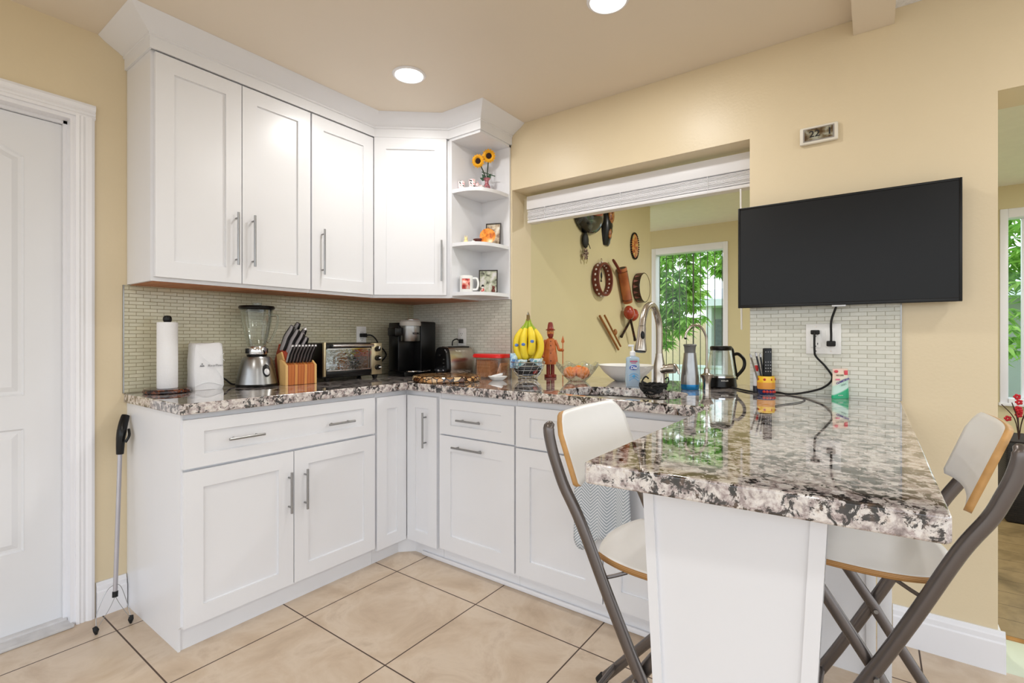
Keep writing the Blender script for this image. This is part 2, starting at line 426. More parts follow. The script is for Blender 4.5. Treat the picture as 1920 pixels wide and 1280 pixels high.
# windows in the far wall
def window(n_, y0, y1, z0, z1, mull):
    g = G(); f = .05
    g.box(XF-.012, XF+.12, y0, y0+f, z0, z1, .004); g.box(XF-.012, XF+.12, y1-f, y1, z0, z1, .004)
    g.box(XF-.012, XF+.12, y0+f, y1-f, z1-.075, z1, .004); g.box(XF-.03, XF+.12, y0+f, y1-f, z0, z0+.04, .004)
    for y in mull: g.box(XF+.06, XF+.1, y-.025, y+.025, z0+.04, z1-.075, .004)
    w = struct(g, 'window_%d' % n_, trimw)
    g = G(); g.box(XF+.078, XF+.082, y0+f, y1-f, z0+.04, z1-.075)
    g.done('pane', thin_glass('window_glass', (252, 254, 253), lo=.01, hi=.10), w)
    g = G(); g.box(XF-.045, XF+.0, y0-.01, y1+.01, z0-.02, z0+.004, .004); g.done('window_sill', trimw, w)
    return w
window(1, -1.316, -.465, .601, 2.199, [])
window(2, -4.899, -3.445, .607, 2.216, [-3.61, -4.2])

# ------------------------------------------------------------------ security bars outside window 1
t = thing('window_guard', 'dark metal security bars standing outside the dining room window', 'window guard', (XF+.2, -.89, .5))
for i in range(11):
    y = -.40+.08*i; r_ = .0085 if i == 5 else .0045
    g = G(); g.cyl((0, -y, 0), (0, -y, 1.85), r_, seg=8); g.done('bar', mat('guard_metal', (88, 84, 74), .5, .3), t)
for z in (.02, 1.82): g = G(); g.box(-.08 if z < 1 else -.08, .006, -.46, .46, z, z+.015); g.done('rail', MATS['guard_metal'], t)
# ------------------------------------------------------------------ ceiling lights
def can(x, y, label, z=ZC, watts=None):
    t = thing('recessed_light', label, 'ceiling light', (x, y, z), 0, 'recessed ceiling lights')
    g = G(); g.lathe([(.064, -.003), (.067, -.007), (.074, -.006), (.079, -.0005), (.064, -.0005)], seg=40); g.done('trim_ring', trimw, t)
    g = G(); g.lathe([(0, -.0045), (.064, -.0045), (.064, -.001), (0, -.001)], seg=40)
    g.done('diffuser', mat('lamp_diffuser', (255, 252, 245), .5, emit=(255, 250, 240), es=9), t)
    ld = bpy.data.lights.new('can_lamp', 'AREA'); ld.shape = 'DISK'; ld.size = .14; ld.energy = watts or CANW; ld.color = (1, .985, .955)
    lo = bpy.data.objects.new('can_lamp', ld); COL.objects.link(lo); lo.parent = t; lo.location = (0, 0, -.012)
CANW = 5.6
can(-.764, -.803, 'lit round ceiling light nearest the corner cabinet')
can(-.684, -1.798, 'lit round ceiling light cut by the top of the photo, over the sink side')
can(-2.66, -1.45, 'round ceiling light in the ceiling above and left of the camera')
can(-2.60, -3.5, 'added unseen fill light in the ceiling behind the camera on the left', ZC-.005)  # added out of view to lift the kitchen brightness
can(-.70, -3.6, 'added unseen fill light beyond the beam, over the far side of the peninsula', ZC-.005)  # unseen extra lamp, added as fill for the kitchen

can(1.35, -2.3, 'added unseen fill light in the next room, above the pass-through', watts=20)  # invented fixture that brightens the dining room
can(1.9, -4.2, 'added unseen fill light in the next room beyond the right opening', watts=14)  # second invented dining lamp, there only for brightness
# ------------------------------------------------------------------ cabinets
def handle(parent, L, x, z, vertical, y=-.02, post=.026):
    g = G(); r = .0052; q = L/2; pp = q-.025
    if vertical:
        g.cyl((0, -post, -q), (0, -post, q), r, seg=12)
        for s in (-1, 1): g.cyl((0, 0, s*pp), (0, -post, s*pp), .004, seg=10)
    else:
        g.cyl((-q, -post, 0), (q, -post, 0), r, seg=12)
        for s in (-1, 1): g.cyl((s*pp, 0, 0), (s*pp, -post, 0), .004, seg=10)
    return g.done('handle', steel, parent, loc=(x, y, z))

def shaker(name, parent, x0, x1, z0, z1, fr=.062, frz=None, y=0):
    """framed door or drawer front; back at y, front at y-.02"""
    frz = frz or fr
    g = G(); a, b_ = y-.02, y-.0005
    g.box(x0, x0+fr, a, b_, z0, z1); g.box(x1-fr, x1, a, b_, z0, z1)
    g.box(x0+fr, x1-fr, a, b_, z0, z0+frz); g.box(x0+fr, x1-fr, a, b_, z1-frz, z1)
    g.box(x0+fr, x1-fr, a+.009, b_, z0+frz, z1-frz)
    # soft bead inside the frame
    i0, i1, j0, j1 = x0+fr, x1-fr, z0+frz, z1-frz; w = .003
    for (p, q) in (((i0, j0), (i1, j0)), ((i1, j0), (i1, j1)), ((i1, j1), (i0, j1)), ((i0, j1), (i0, j0))):
        g.cyl((p[0], a+.0085, p[1]), (q[0], a+.0085, q[1]), w, seg=6)
    return g.done(name, white, parent, ang=50)

TOE = .535; BF = .555
# base cabinet beneath the blender
t = thing('base_cabinet', 'white base cabinet with one wide drawer over two doors, left end of the run', 'cabinet', (-1.643, -BF, 0))
g = G(); g.box(.008, .868, 0, BF-.002, .085, .872); g.box(.008, .868, BF-TOE, BF-.002, 0, .085); g.done('body', white, t)
g = G(); g.prism([(0, BF-.001, 0), (0, BF-TOE-.006, 0), (0, BF-TOE-.006, .083), (0, -.006, .098), (0, -.006, .872), (0, BF-.001, .872)], (.008, 0, 0)); g.done('side_panel', white, t, smooth=False)
d = shaker('drawer', t, .006, .859, .672, .852, .068, .048); handle(d, .138, .222, .762, False); handle(d, .138, .654, .756, False)
d = shaker('door', t, .006, .427, .092, .662, .066); handle(d, .174, .405, .492, True)
d = shaker('door', t, .431, .859, .092, .662, .066); handle(d, .174, .478, .491, True)

# corner cabinet
t = thing('base_cabinet', 'white corner base cabinet with two narrow doors meeting in the inner corner', 'cabinet', (0, 0, 0))
g = G(); g.prism([(-.774, -.002, .085), (-.002, -.002, .085), (-.002, -.812, .085), (-BF, -.812, .085), (-BF, -BF, .085), (-.774, -BF, .085)], (0, 0, .787))
g.prism([(-.774, -.002, 0), (-.002, -.002, 0), (-.002, -.812, 0), (-TOE, -.812, 0), (-TOE, -.60, 0), (-.60, -TOE, 0), (-.774, -TOE, 0)], (0, 0, .085)); g.done('body', white, t)
d = shaker('door', t, -.771, -.578, .075, .848, .062, y=-BF)
d = shaker('door', t, .578, .798, .075, .846, .062, y=-BF); d.rotation_euler = (0, 0, -pi/2)
handle(d, .182, .722, .674, True, y=-BF-.02)

# right run: pull-out and sink cabinets, local x runs toward the camera's right
t = thing('base_cabinet', 'white pull-out base cabinet with a drawer over a tall panel door with top handle', 'cabinet', (-BF, -.814, 0), -pi/2)
g = G(); g.box(0, .476, 0, BF-.002, .085, .872); g.box(0, .476, BF-TOE, BF-.002, 0, .085); g.done('body', white, t)
d = shaker('drawer', t, .005, .473, .668, .842, .075, .047); handle(d, .15, .215, .748, False)
d = shaker('door', t, .005, .473, .086, .660, .075); handle(d, .19, .205, .612, False)
t = thing('base_cabinet', 'white sink base cabinet with a false drawer front, behind the left stool', 'cabinet', (-BF, -1.2915, 0), -pi/2)
g = G(); w = .845
g.box(0, .018, 0, BF-.002, .085, .872); g.box(w-.018, w, 0, BF-.002, .085, .872); g.box(.018, w-.018, 0, BF-.002, .085, .10)
g.box(.018, w-.018, 0, .0035, .10, .872); g.box(.018, w-.018, BF-.02, BF-.002, .10, .872); g.box(0, w, BF-TOE, BF-.002, 0, .085); g.done('body', white, t)
shaker('false_drawer_front', t, .005, w-.005, .664, .844, .075, .047)
d = shaker('door', t, .005, .430, .086, .656, .075); handle(d, .174, .39, .50, True)
d = shaker('door', t, .436, w-.005, .086, .656, .075); handle(d, .174, .48, .50, True)
g = G(); g.box(-TOE-.012, -TOE-.0015, -2.13, -.66, .0005, .022, .004); struct(g, 'trim_toe', trimw)

# peninsula carcass at the wall and the slanted support panel at its free end
t = thing('peninsula_cabinet', 'white cabinet box under the peninsula against the wall, edged with upright strips', 'cabinet', (0, 0, 0))
g = G(); g.box(-.31, -.002, -2.602, -2.14, 0, .872); g.done('body', white, t)
g = G(); g.box(-.318, -.31, -2.602, -2.575, 0, .872, .001); g.done('corner_strip', white, t)
g = G(); g.box(-.31, -.285, -2.645, -2.606, .003, .872, .001); g.done('corner_strip', white, t)
t = thing('peninsula_support', 'tapering white panel holding up the free end of the granite peninsula', 'support panel', (-1.40, -2.37, 0))
def pan(y0t, y1t, y0b, y1b, xa, xb, thick):
    xt, xbm = xa, xb
    return [(xbm, y0b, 0), (xbm, y1b, 0), (xt, y1t, .872), (xt, y0t, .872)]
tp = (.150, -.166); bt = (.128, -.118)
g = G(); g.prism([(.045, bt[0], 0), (.045, bt[1], 0), (-.015, tp[1], .872), (-.015, tp[0], .872)], (.03, 0, 0)); g.done('panel', white, t, smooth=False)
for s, (a, b_) in (('l', (tp[0], bt[0])), ('r', (tp[1], bt[1]))):
    q = -.020 if s == 'l' else .024
    g = G(); g.prism([(.039, b_, 0), (.039, b_+q, 0), (-.021, a+q, .872), (-.021, a, .872)], (.036, 0, 0)); g.done('edge_strip', white, t, smooth=False)

# ------------------------------------------------------------------ upper cabinets
UB, UT, UD = 1.381, 2.345, .27
def upper(label, x0, x1, doors, hz):
    t = thing('wall_cabinet', label, 'cabinet', (x0, -UD, UB))
    w = x1-x0
    g = G(); g.box(0, w, 0, UD-.002, 0, UT-UB); g.done('body', white, t)
    g = G(); g.box(.012, w-.001, .015, UD-.004, -.0025, -.0002); g.done('underside', brownply, t)
    for (a, b_, hx) in doors:
        d = shaker('door', t, a-x0, b_-x0, .016, .912, .066); handle(d, .234, hx-x0, 1.594-UB, True)
upper('white two-door wall cabinet above the blender, left end of the row', -1.643, -.959, [(-1.632, -1.300, -1.325), (-1.296, -.962, -1.252)], 0)
upper('white single-door wall cabinet above the coffee maker side, between its neighbours', -.957, -.562, [(-.953, -.572, -.897)], 0)
# diagonal corner unit
A, B = Vector((-.560, -.27, 0)), Vector((-.27, -.612, 0)); dg_ = (B-A); L = dg_.length; an = math.atan2(dg_.y, dg_.x)
t = thing('wall_cabinet', 'white diagonal corner wall cabinet with one door and handle at its right', 'cabinet', (0, 0, UB))
g = G(); g.prism([(-.560, -.002, 0), (-.002, -.002, 0), (-.002, -.612, 0), (-.27, -.612, 0), (-.56, -.27, 0)], (0, 0, UT-UB)); g.done('body', white, t)
g = G(); g.prism([(-.545, -.004, -.0025), (-.004, -.004, -.0025), (-.004, -.60, -.0025), (-.255, -.595, -.0025), (-.545, -.25, -.0025)], (0, 0, .0023)); g.done('underside', brownply, t)
d = shaker('door', t, .012, L-.026, .016, .918, .066); d.location = (A.x, A.y, 0); d.rotation_euler = (0, 0, an)
handle(d, .234, L-.052, .212, True)
# open end shelf
t = thing('corner_shelf', 'open white end shelf unit with three curved shelves beside the pass-through', 'shelf unit', (0, -.613, UB))
D, Wd = .285, .232
g = G(); g.box(-D, -.002, -.018, 0, 0, UT-UB); g.done('side_panel', white, t)
g = G(); g.box(-.014, -.002, -Wd, -.018, 0, UT-UB); g.done('back_panel', white, t)
g = G(); g.box(-D, -.002, -Wd, -.018, .905, UT-UB); g.done('top_box', white, t)
def quarter(z, th=.02):
    P = [(-.014, -.018, z), (-D+.004, -.018, z)]
    for i in range(0, 15):
        a = pi/2*i/14; P.append((-.014-(D-.018)*cos(a)**.62, -.018-(Wd-.022)*sin(a)**.72, z))
    return P, th
SHZ = (.012, .296, .605)
for k, z in enumerate(SHZ):
    P, th = quarter(z); Q = []
    for p in P:
        if not Q or (Vector(p)-Vector(Q[-1])).length > 1e-4: Q.append(p)
    g = G(); g.prism(Q, (0, 0, th)); g.done('shelf', white, t, ang=30)

# crown moulding swept round the tops
path = [Vector((-1.643, -.001)), Vector((-1.643, -.285)), Vector((-.562, -.285)), Vector((-.285, -.612)), Vector((-.285, -.846)), Vector((-.001, -.846))]
prof = [(0.0005, 2.300), (.008, 2.300), (.008, 2.346), (.013, 2.349), (.013, 2.357), (.020, 2.360), (.026, 2.366), (.040, 2.374), (.068, 2.392), (.088, 2.4094), (.0005, 2.4094)]
def offs(P, d):
    out = []
    for i, p in enumerate(P):
        def nr(a, b_): e = (b_-a).normalized(); return Vector((e.y, -e.x))
        if i == 0: out.append(p + nr(P[0], P[1])*d)
        elif i == len(P)-1: out.append(p + nr(P[-2], P[-1])*d)
        else:
            n1, n2 = nr(P[i-1], p), nr(p, P[i+1]); k = n1+n2; k /= k.dot(n1); out.append(p+k*d)
    return out
sgn = 1 if offs(path, 1)[0].x < path[0].x else -1
g = G(); cols = []
for d_, z in prof: cols.append([g.bm.verts.new((q.x, q.y, z)) for q in offs(path, d_*sgn*1.12)])
rings = [[cols[j][i] for j in range(len(prof))] for i in range(len(path))]
g.skin(rings, True)
tag(g.done('crown_moulding', white, None, ang=25), 'white crown moulding stepping out along the cabinet tops to the ceiling', 'moulding')

# ------------------------------------------------------------------ worktop
outer = [(-1.655, -.0015), (-1.655, -.596), (-.597, -.596), (-.603, -2.140), (-1.520, -2.143), (-1.528, -2.150), (-1.492, -2.676), (-1.484, -2.682), (-.0015, -2.680), (-.0015, -2.1535), (.36, -2.1535), (.36, -.8565), (-.0015, -.8565), (-.0015, -.0015)]
def superell(cx, cy, rx, ry, n_=3.2, k=36):
    return [(cx+rx*math.copysign(abs(cos(2*pi*i/k))**(2/n_), cos(2*pi*i/k)), cy+ry*math.copysign(abs(sin(2*pi*i/k))**(2/n_), sin(2*pi*i/k))) for i in range(k)]
sink = superell(-.363, -1.712, .195, .262)
g = G(); E_ = []
for Lp in (outer, sink):
    v = [g.bm.verts.new((p[0], p[1], H)) for p in Lp]
    E_ += [g.bm.edges.new((v[i], v[(i+1) % len(v)])) for i in range(len(v))]
bmesh.ops.triangle_fill(g.bm, edges=E_, use_beauty=True)
r = bmesh.ops.extrude_face_region(g.bm, geom=list(g.bm.faces))
bmesh.ops.translate(g.bm, vec=(0, 0, -.04), verts=[v for v in r['geom'] if isinstance(v, bmesh.types.BMVert)])
top = g.done('countertop', gran, None, ang=30)
tag(top, 'polished speckled granite worktop running round the corner and out as a peninsula', 'worktop')
bv = top.modifiers.new('ease', 'BEVEL'); bv.width = .004; bv.segments = 3; bv.limit_method = 'ANGLE'; bv.angle_limit = RAD(50)
# sink bowl
t = thing('sink', 'undermounted stainless steel sink bowl let into the granite', 'sink', (-.3565, -1.712, .8735))
g = G(); S0 = superell(0, 0, .1955, .268)
levels = [(1.0, -.0005), (.985, -.004), (.95, -.10), (.90, -.135), (.8, -.15), (.12, -.158)]
rings = [[g.bm.verts.new((x*s, y*s, z)) for x, y in S0] for s, z in levels]
g.skin(rings, False); g.bm.faces.new(rings[-1]); bw_ = g.done('bowl', steel, t, ang=50)
sm = bw_.modifiers.new('thick', 'SOLIDIFY'); sm.thickness = .0015
g = G(); g.lathe([(0, .001), (.036, .001), (.04, .004), (.042, .004), (.042, 0)], (0, 0, -.1575), 24); g.done('drain', chrome, t)

# ------------------------------------------------------------------ backsplash
def splash(name, m, x0, x1, y0, y1, z1, lab):
    g = G(); g.box(x0, x1, y0, y1, H+.0005, z1); return tag(g.done(name, m, None, smooth=False), lab, 'backsplash')
b1 = splash('backsplash', tile_l, -1.655, -.0085, -.008, -.0008, 1.3785, 'glass mosaic backsplash under the wall cabinets behind the blender')
g = G(); g.box(-1.659, -1.655, -.0095, -.0006, H+.0005, 1.3785); g.done('metal_edge', steel, b1)
b2 = splash('backsplash', tile_r, -.008, -.0008, -.849, -.0085, 1.3785, 'glass mosaic backsplash on the short wall beside the toaster')
g = G(); g.box(-.0095, -.0006, -.853, -.849, H+.0005, 1.3785); g.done('metal_edge', steel, b2)
b3 = splash('backsplash', tile_r, -.008, -.0008, -2.678, -2.158, 1.287, 'pale glass mosaic backsplash under the television')
g = G(); g.box(-.0095, -.0006, -2.682, -2.678, H+.0005, 1.287); g.done('metal_edge', steel, b3)

# ------------------------------------------------------------------ outlets and cords
def plate(label, loc, rz, w, h):
    t = thing('outlet_plate', label, 'outlet', loc, rz)
    g = G(); g.box(-w/2, w/2, -.006, -.0003, -h/2, h/2, .0025); g.done('cover_plate', whitep, t); return t
def recept(t, x, z=0):
    g = G(); g.box(x-.017, x+.017, -.009, -.0062, z-.036, z+.036, .001)
    r_ = g.done('receptacle', whitep, t)
    g = G()
    for s in (-1, 1):
        g.box(x-.008, x-.0055, -.0096, -.0088, z+s*.02-.004, z+s*.02+.005); g.box(x+.0055, x+.008, -.0096, -.0088, z+s*.02-.004, z+s*.02+.004); g.cyl((x, -.0096, z+s*.02-.01), (x, -.0088, z+s*.02-.01), .0022, seg=10)
    g.done('slots', blackm, r_); return r_
t = plate('pinkish-white outlet plate above the toaster oven', (-.445, -.0083, 1.164), 0, .072, .115); recept(t, 0)
t = plate('white outlet plate on the short wall above the toaster', (-.0083, -.466, 1.156), -pi/2, .07, .112); recept(t, 0)
t = plate('double white outlet plate under the television', (-.0083, -2.431, 1.148), -pi/2, .122, .124); recept(t, -.026)
g = G(); g.box(.009, .043, -.009, -.0062, -.036, .036, .001); g.done('blank_insert', whitep, t)
g = G()
for x in (-.026, .026):
    for z in (-.05, .05): g.cyl((x, -.0068, z), (x, -.0058, z), .003, seg=10)
g.done('screws', nickel, t)
def cord(label, pts, r=.0035, m=None, plug=None, n_=10):
    t = thing('power_cord', label, 'cord', pts[0])
    o_ = Vector(pts[0]); g = G(); g.tube([p-o_ for p in smoothpts(pts, n_)], r, 8); g.done('cable', m or rubber, t)
    if plug:
        g = G(); x0, x1, y0, y1, z0, z1 = plug; g.box(x0-o_.x, x1-o_.x, y0-o_.y, y1-o_.y, z0-o_.z, z1-o_.z, .004); g.done('plug', rubber, t)
    return t
cord('black cord from the toaster oven plugged in above it', [(-.43, -.034, 1.166), (-.40, -.05, 1.166), (-.37, -.06, 1.14), (-.34, -.05, 1.10), (-.30, -.05, 1.07), (-.285, -.05, 1.03), (-.36, -.05, .97), (-.40, -.07, .94)], .0045, plug=(-.465, -.415, -.034, -.0190, 1.155, 1.178))
cord('short black cord plugged in above the toaster', [(-.034, -.468, 1.128), (-.05, -.455, 1.142), (-.06, -.43, 1.13), (-.06, -.425, 1.10)], .004, plug=(-.034, -.0195, -.485, -.452, 1.116, 1.142))
cord('thin beige cord rising behind the coffee maker to the cabinet', [(-.10, -.05, 1.25), (-.085, -.04, 1.30), (-.09, -.035, 1.36), (-.10, -.03, 1.375)], .0022, mat('beige_cord', (190, 170, 140), .5))
cord('black kettle cord curling over the granite to the double outlet', [(-.034, -2.403, 1.176), (-.045, -2.403, 1.155), (-.04, -2.403, 1.10), (-.03, -2.408, 1.075), (-.02, -2.44, 1.035), (-.02, -2.462, .99), (-.02, -2.43, .95), (-.025, -2.36, .925), (-.04, -2.31, .9185), (-.03, -2.27, .921), (-.02, -2.235, .9185), (-.033, -2.17, .9185), (.05, -2.10, .9185), (.11, -2.06, .919), (.14, -2.055, .921), (.155, -2.05, .921)], .004, plug=(-.035, -.0195, -2.42, -2.388, 1.166, 1.184))
cord('black television cord hanging from the screen to the double outlet', [(-.04, -2.478, 1.30), (-.045, -2.476, 1.275), (-.035, -2.460, 1.22), (-.03, -2.459, 1.16), (-.034, -2.459, 1.14)], .0042, plug=(-.034, -.0195, -2.474, -2.443, 1.118, 1.14))
cord('thin grey cord lying across the granite below the outlet', [(-.06, -2.30, .9165), (-.09, -2.335, .9165), (-.14, -2.37, .9165), (-.20, -2.385, .9165), (-.30, -2.375, .9165), (-.39, -2.34, .9165), (-.45, -2.32, .9165)], .0018, mat('grey_cord', (70, 70, 72), .5))
cord('black blender cord lying behind the paper bag', [(-1.20, -.07, .922), (-1.235, -.05, .925), (-1.26, -.035, .95), (-1.285, -.02, .962)], .004)
# ------------------------------------------------------------------ things on the left run
Z0 = H + .0006
R_ = random.Random(5)
# paper towel holder
t = thing('paper_towel_holder', 'paper towel roll on a dark mottled round stand with a black knob', 'paper towel holder', (-1.532, -.118, Z0))
g = G(); g.lathe([(0, 0), (.082, 0), (.088, .004), (.088, .012), (.083, .018), (0, .018)], seg=48)
g.done('base', spots('tortoise_stone', 45, [(.35, (18, 10, 9)), (.5, (52, 22, 16)), (.6, (120, 66, 40)), (.7, (28, 14, 12))], .12, .6), t)
g = G(); g.cyl((0, 0, .018), (0, 0, .318), .006); g.done('rod', blackp, t)
g = G(); g.lathe([(.012, .019), (.037, .019), (.0385, .022), (.0385, .302), (.037, .305), (.012, .305), (.012, .304), (.012, .019)], seg=40); g.done('paper_roll', mat('paper_towel', (238, 238, 240), .9, var=.01, bump=.5, bscale=240), t)
g = G(); g.lathe([(.006, .306), (.013, .306), (.0165, .312), (.0165, .324), (.012, .333), (0, .335)], seg=24); g.done('knob', blackp, t)

# white paper bag in clear wrap
t = thing('paper_bag', 'white wrapped bag with grey lettering between paper towels and blender', 'bag', (-1.372, -.098, Z0))
g = G()
def bagring(z, sx, sy, j): 
    P = []
    for k in range(24):
        a = 2*pi*k/24; x = math.copysign(abs(cos(a))**.35, cos(a))*sx; y = math.copysign(abs(sin(a))**.35, sin(a))*sy
        P.append(g.bm.verts.new((x+R_.uniform(-j, j), y+R_.uniform(-j, j), z+R_.uniform(-j, j))))
    return P
g.skin([bagring(0, .064, .040, .0008), bagring(.02, .068, .043, .002), bagring(.07, .067, .042, .002), bagring(.13, .066, .041, .002), bagring(.18, .065, .040, .002), bagring(.205, .062, .037, .002), bagring(.213, .056, .032, .002)])
g.done('body', mat('white_paper', (232, 232, 234), .45, var=.02, bump=.4, bscale=40), t, ang=30)
g = G()
for P in ([(-.050, -.0440, .175), (-.02, -.0455, .14), (.02, -.0455, .10), (.06, -.044, .045)], [(.062, -.043, .165), (.050, -.0445, .150), (.064, -.0435, .13)], [(-.060, -.044, .02), (-.01, -.0455, .035), (.06, -.044, .016)]): g.tube(smoothpts(P, 5), .0011, 5)
g.done('wrap_folds', mat('clear_wrap', (244, 246, 248), .2, var=.0), t)
text('RiverPines', .0150, mat('print_grey', (110, 110, 116), .6), t, (.024, -.0462, .110), FACE_Y, .0003)
g = G()
for (a, b_) in ((0, 0), (-.006, -.009), (.006, -.009), (0, -.009)): g.prism([(-.032+a-.004, -.0450, .116+b_), (-.032+a+.004, -.0450, .116+b_), (-.032+a, -.0450, .123+b_)], (0, -.0004, 0))
g.done('printed_logo', MATS['print_grey'], t)

# blender
t = thing('blender', 'stainless steel blender with a glass jar and black lid', 'blender', (-1.152, -.130, Z0))
g = G(); g.lathe([(0, 0), (.094, 0), (.096, .008), (.093, .012), (0, .012)], seg=48); g.done('foot_ring', blackp, t)
g = G(); g.lathe([(0, .012), (.094, .012), (.092, .022), (.080, .08), (.068, .130), (.058, .144), (0, .145)], seg=48); g.done('motor_base', steel, t)
g = G(); g.lathe([(0, .145), (.044, .145), (.046, .155), (0, .156)], seg=32); g.done('coupling', blackp, t)
g = G(); g.lathe([(.046, .156), (.047, .158), (.044, .19), (.040, .195), (.040, .156)], seg=32); g.done('jar_collar', chrome, t)
for s in (-1, 1): g = G(); g.box(s*.046-.006, s*.046+.006, -.012, .012, .160, .185, .003); g.done('lug', blackp, t)
g = G(); g.lathe([(.040, .194), (.042, .198), (.052, .24), (.066, .31), (.073, .375), (.071, .375), (.064, .31), (.050, .24), (.038, .2), (0, .198)], seg=36); g.done('jar', thin_glass('clear_glass', (248, 250, 249), lo=.05, hi=.7), t)
g = G(); hd = Vector((.45, -.85, 0)).normalized()
g.tube(smoothpts([hd*.066+Vector((0, 0, .345)), hd*.100+Vector((0, 0, .348)), hd*.112+Vector((0, 0, .335)), hd*.102+Vector((0, 0, .28)), hd*.080+Vector((0, 0, .235)), hd*.056+Vector((0, 0, .215))], 6), .006, 8, r2=.004)
g.done('jar_handle', mat('solid_glass', (235, 240, 238), .02, trans=1, ior=1.3, var=0), t)
g = G(); g.lathe([(0, .366), (.066, .366), (.071, .374), (.080, .380), (.082, .386), (.078, .394), (.03, .397), (0, .397)], seg=40); g.done('lid', blackp, t)
g = G(); g.lathe([(0, .397), (.022, .397), (.024, .408), (.02, .410), (0, .410)], seg=28); g.done('lid_cap', thin_glass('cap_glass', lo=.3), t)
g = G(); g.box(-.010, .010, -.0425, -.04, .163, .181, .001); g.done('badge', mat('amber_badge', (214, 178, 110), .4), t)
g = G()
M = Matrix.Rotation(RAD(4), 4, 'Z') @ Matrix.Translation((0, -.0835, .078)) @ Matrix.Rotation(RAD(-13.5), 4, 'X')
v = g.ball((0, 0, 0), .021, (.85, .12, 1.5), 24); bmesh.ops.transform(g.bm, matrix=M, verts=v); dd = g.done('dial_bezel', blackp, t)
g = G(); v = g.ball((0, -.0015, -.006), .0145, (.95, .16, 1.15), 24); bmesh.ops.transform(g.bm, matrix=M, verts=v); g.done('dial', mat('silver_plastic', (205, 205, 208), .3, .3), t)

# knife block with knives as separate things
KX, KY = -.988, -.205
wood1 = stripes('knife_block_wood', 'X', 6, [(0, (178, 98, 44)), (.35, (200, 120, 58)), (.6, (150, 58, 30)), (1, (214, 148, 78))], .35, .6)
wood2 = mat('light_maple', (222, 180, 116), .4, var=.06)
t = thing('knife_block', 'two-tone wooden knife block with a lower front rack, between blender and toaster oven', 'knife block', (KX, KY, Z0))
g = G(); g.prism([(-.048, .012, 0), (-.048, .10, 0), (-.048, .125, .12), (-.048, .085, .205), (-.048, .012, .135)], (.095, 0, 0), .002); g.done('block', mat('red_wood', (158, 58, 34), .35, var=.15), t, smooth=False)
g = G(); g.prism([(-.056, .03, .0), (-.056, .065, .0), (-.056, .09, .15), (-.056, .045, .165), (-.056, .02, .12)], (.0075, 0, 0)); g.done('inlay', wood2, t)
g = G(); g.prism([(-.070, -.045, 0), (-.070, .011, 0), (-.070, .011, .125), (-.070, -.045, .100)], (.145, 0, 0), .002); g.done('front_rack', wood1, t, smooth=False)
g = G(); g.prism([(-.083, -.046, 0), (-.083, .011, 0), (-.083, .011, .126), (-.083, -.018, .118), (-.083, -.046, .098)], (.0125, 0, 0)); g.done('rack_side', wood2, t, smooth=False)
g = G(); g.prism([(.0755, -.046, 0), (.0755, .011, 0), (.0755, .011, .126), (.0755, -.018, .118), (.0755, -.046, .098)], (.010, 0, 0)); g.done('rack_side', wood2, t, smooth=False)
gripm = mat('knife_handle_steel', (172, 166, 168), .4, .25)
def knife(name, label, group, loc, L, w, lean, rz=0, cap=True):
    k = thing(name, label, 'knife', loc, rz, group)
    P = [(0, 0, 0), (0, -L*.28*lean, L*.3), (0, -L*.5*lean, L*.55), (0, -L*.95*lean, L*.85), (0, -L*1.12*lean, L)]
    S = smoothpts(P, 5); n_ = len(S)
    rw = [w*(.72+.28*sin(pi*(i/(n_-1))*.9+.5)) for i in range(n_)]
    g = G(); g.tube(S, [w*.36]*n_, 8, r2=rw, ref=(1, 0, 0)); g.done('handle', blackp, k)
    g = G(); g.tube(S, [w*.43]*n_, 8, r2=[r*.70 for r in rw], ref=(1, 0, 0)); g.done('handle_scales', gripm, k)
    if cap: g = G(); g.ball(tuple(S[-1]), w*.55, (.9, 1, 1), 10); g.done('end_cap', mat('bright_steel', (225, 225, 228), .25, .8), k)
    g = G(); g.box(-.0008, .0008, -w*.5, w*.5, -.03, .004); g.done('blade', chrome, k)
    return k
for i in range(8):
    knife('steak_knife', ['leftmost steak knife in the front rack of the knife block', 'second steak knife from the left in the front rack', 'third steak knife from the left in the front rack', 'fourth steak knife from the left in the front rack', 'fourth steak knife from the right in the front rack', 'third steak knife from the right in the front rack', 'second steak knife from the right in the front rack', 'rightmost steak knife in the front rack, beside the oven'][i],
          'steak knives in the front rack', (KX-.060+.0178*i, KY-.020, Z0+.116), .080, .0145, .55)
big = [(-.042, .064, .182, .125), (-.021, .048, .168, .120), (.0, .034, .155, .115), (.020, .022, .145, .105)]
names_ = ['tallest kitchen knife at the left of the upper block', 'second tall kitchen knife from the left in the upper block', 'third kitchen knife from the left in the upper block', 'kitchen knife in the upper block lowest above the steak knives']
for (a, b_, c, L), lb in zip(big, names_): knife('kitchen_knife', lb, 'large knives in the block', (KX+a, KY+b_, Z0+c-.01), L, .0215, .5, RAD(18), False)
knife('kitchen_knife', 'tall kitchen knife at the back right of the upper block', 'large knives in the block', (KX+.006, KY+.086, Z0+.195), .118, .022, .5, RAD(18), False)
knife('kitchen_knife', 'shorter kitchen knife behind, next to the scissors', 'large knives in the block', (KX+.030, KY+.066, Z0+.175), .105, .020, .5, RAD(25))
t = thing('kitchen_scissors', 'black and steel kitchen scissors at the right of the knife block', 'scissors', (KX+.072, KY+.03, Z0+.13))
g = G(); g.tube([(.020*cos(a)+.0, -.03*1-.01, .045+.02*sin(a)) for a in [2*pi*i/20 for i in range(20)]], .0045, 8, loop=True)
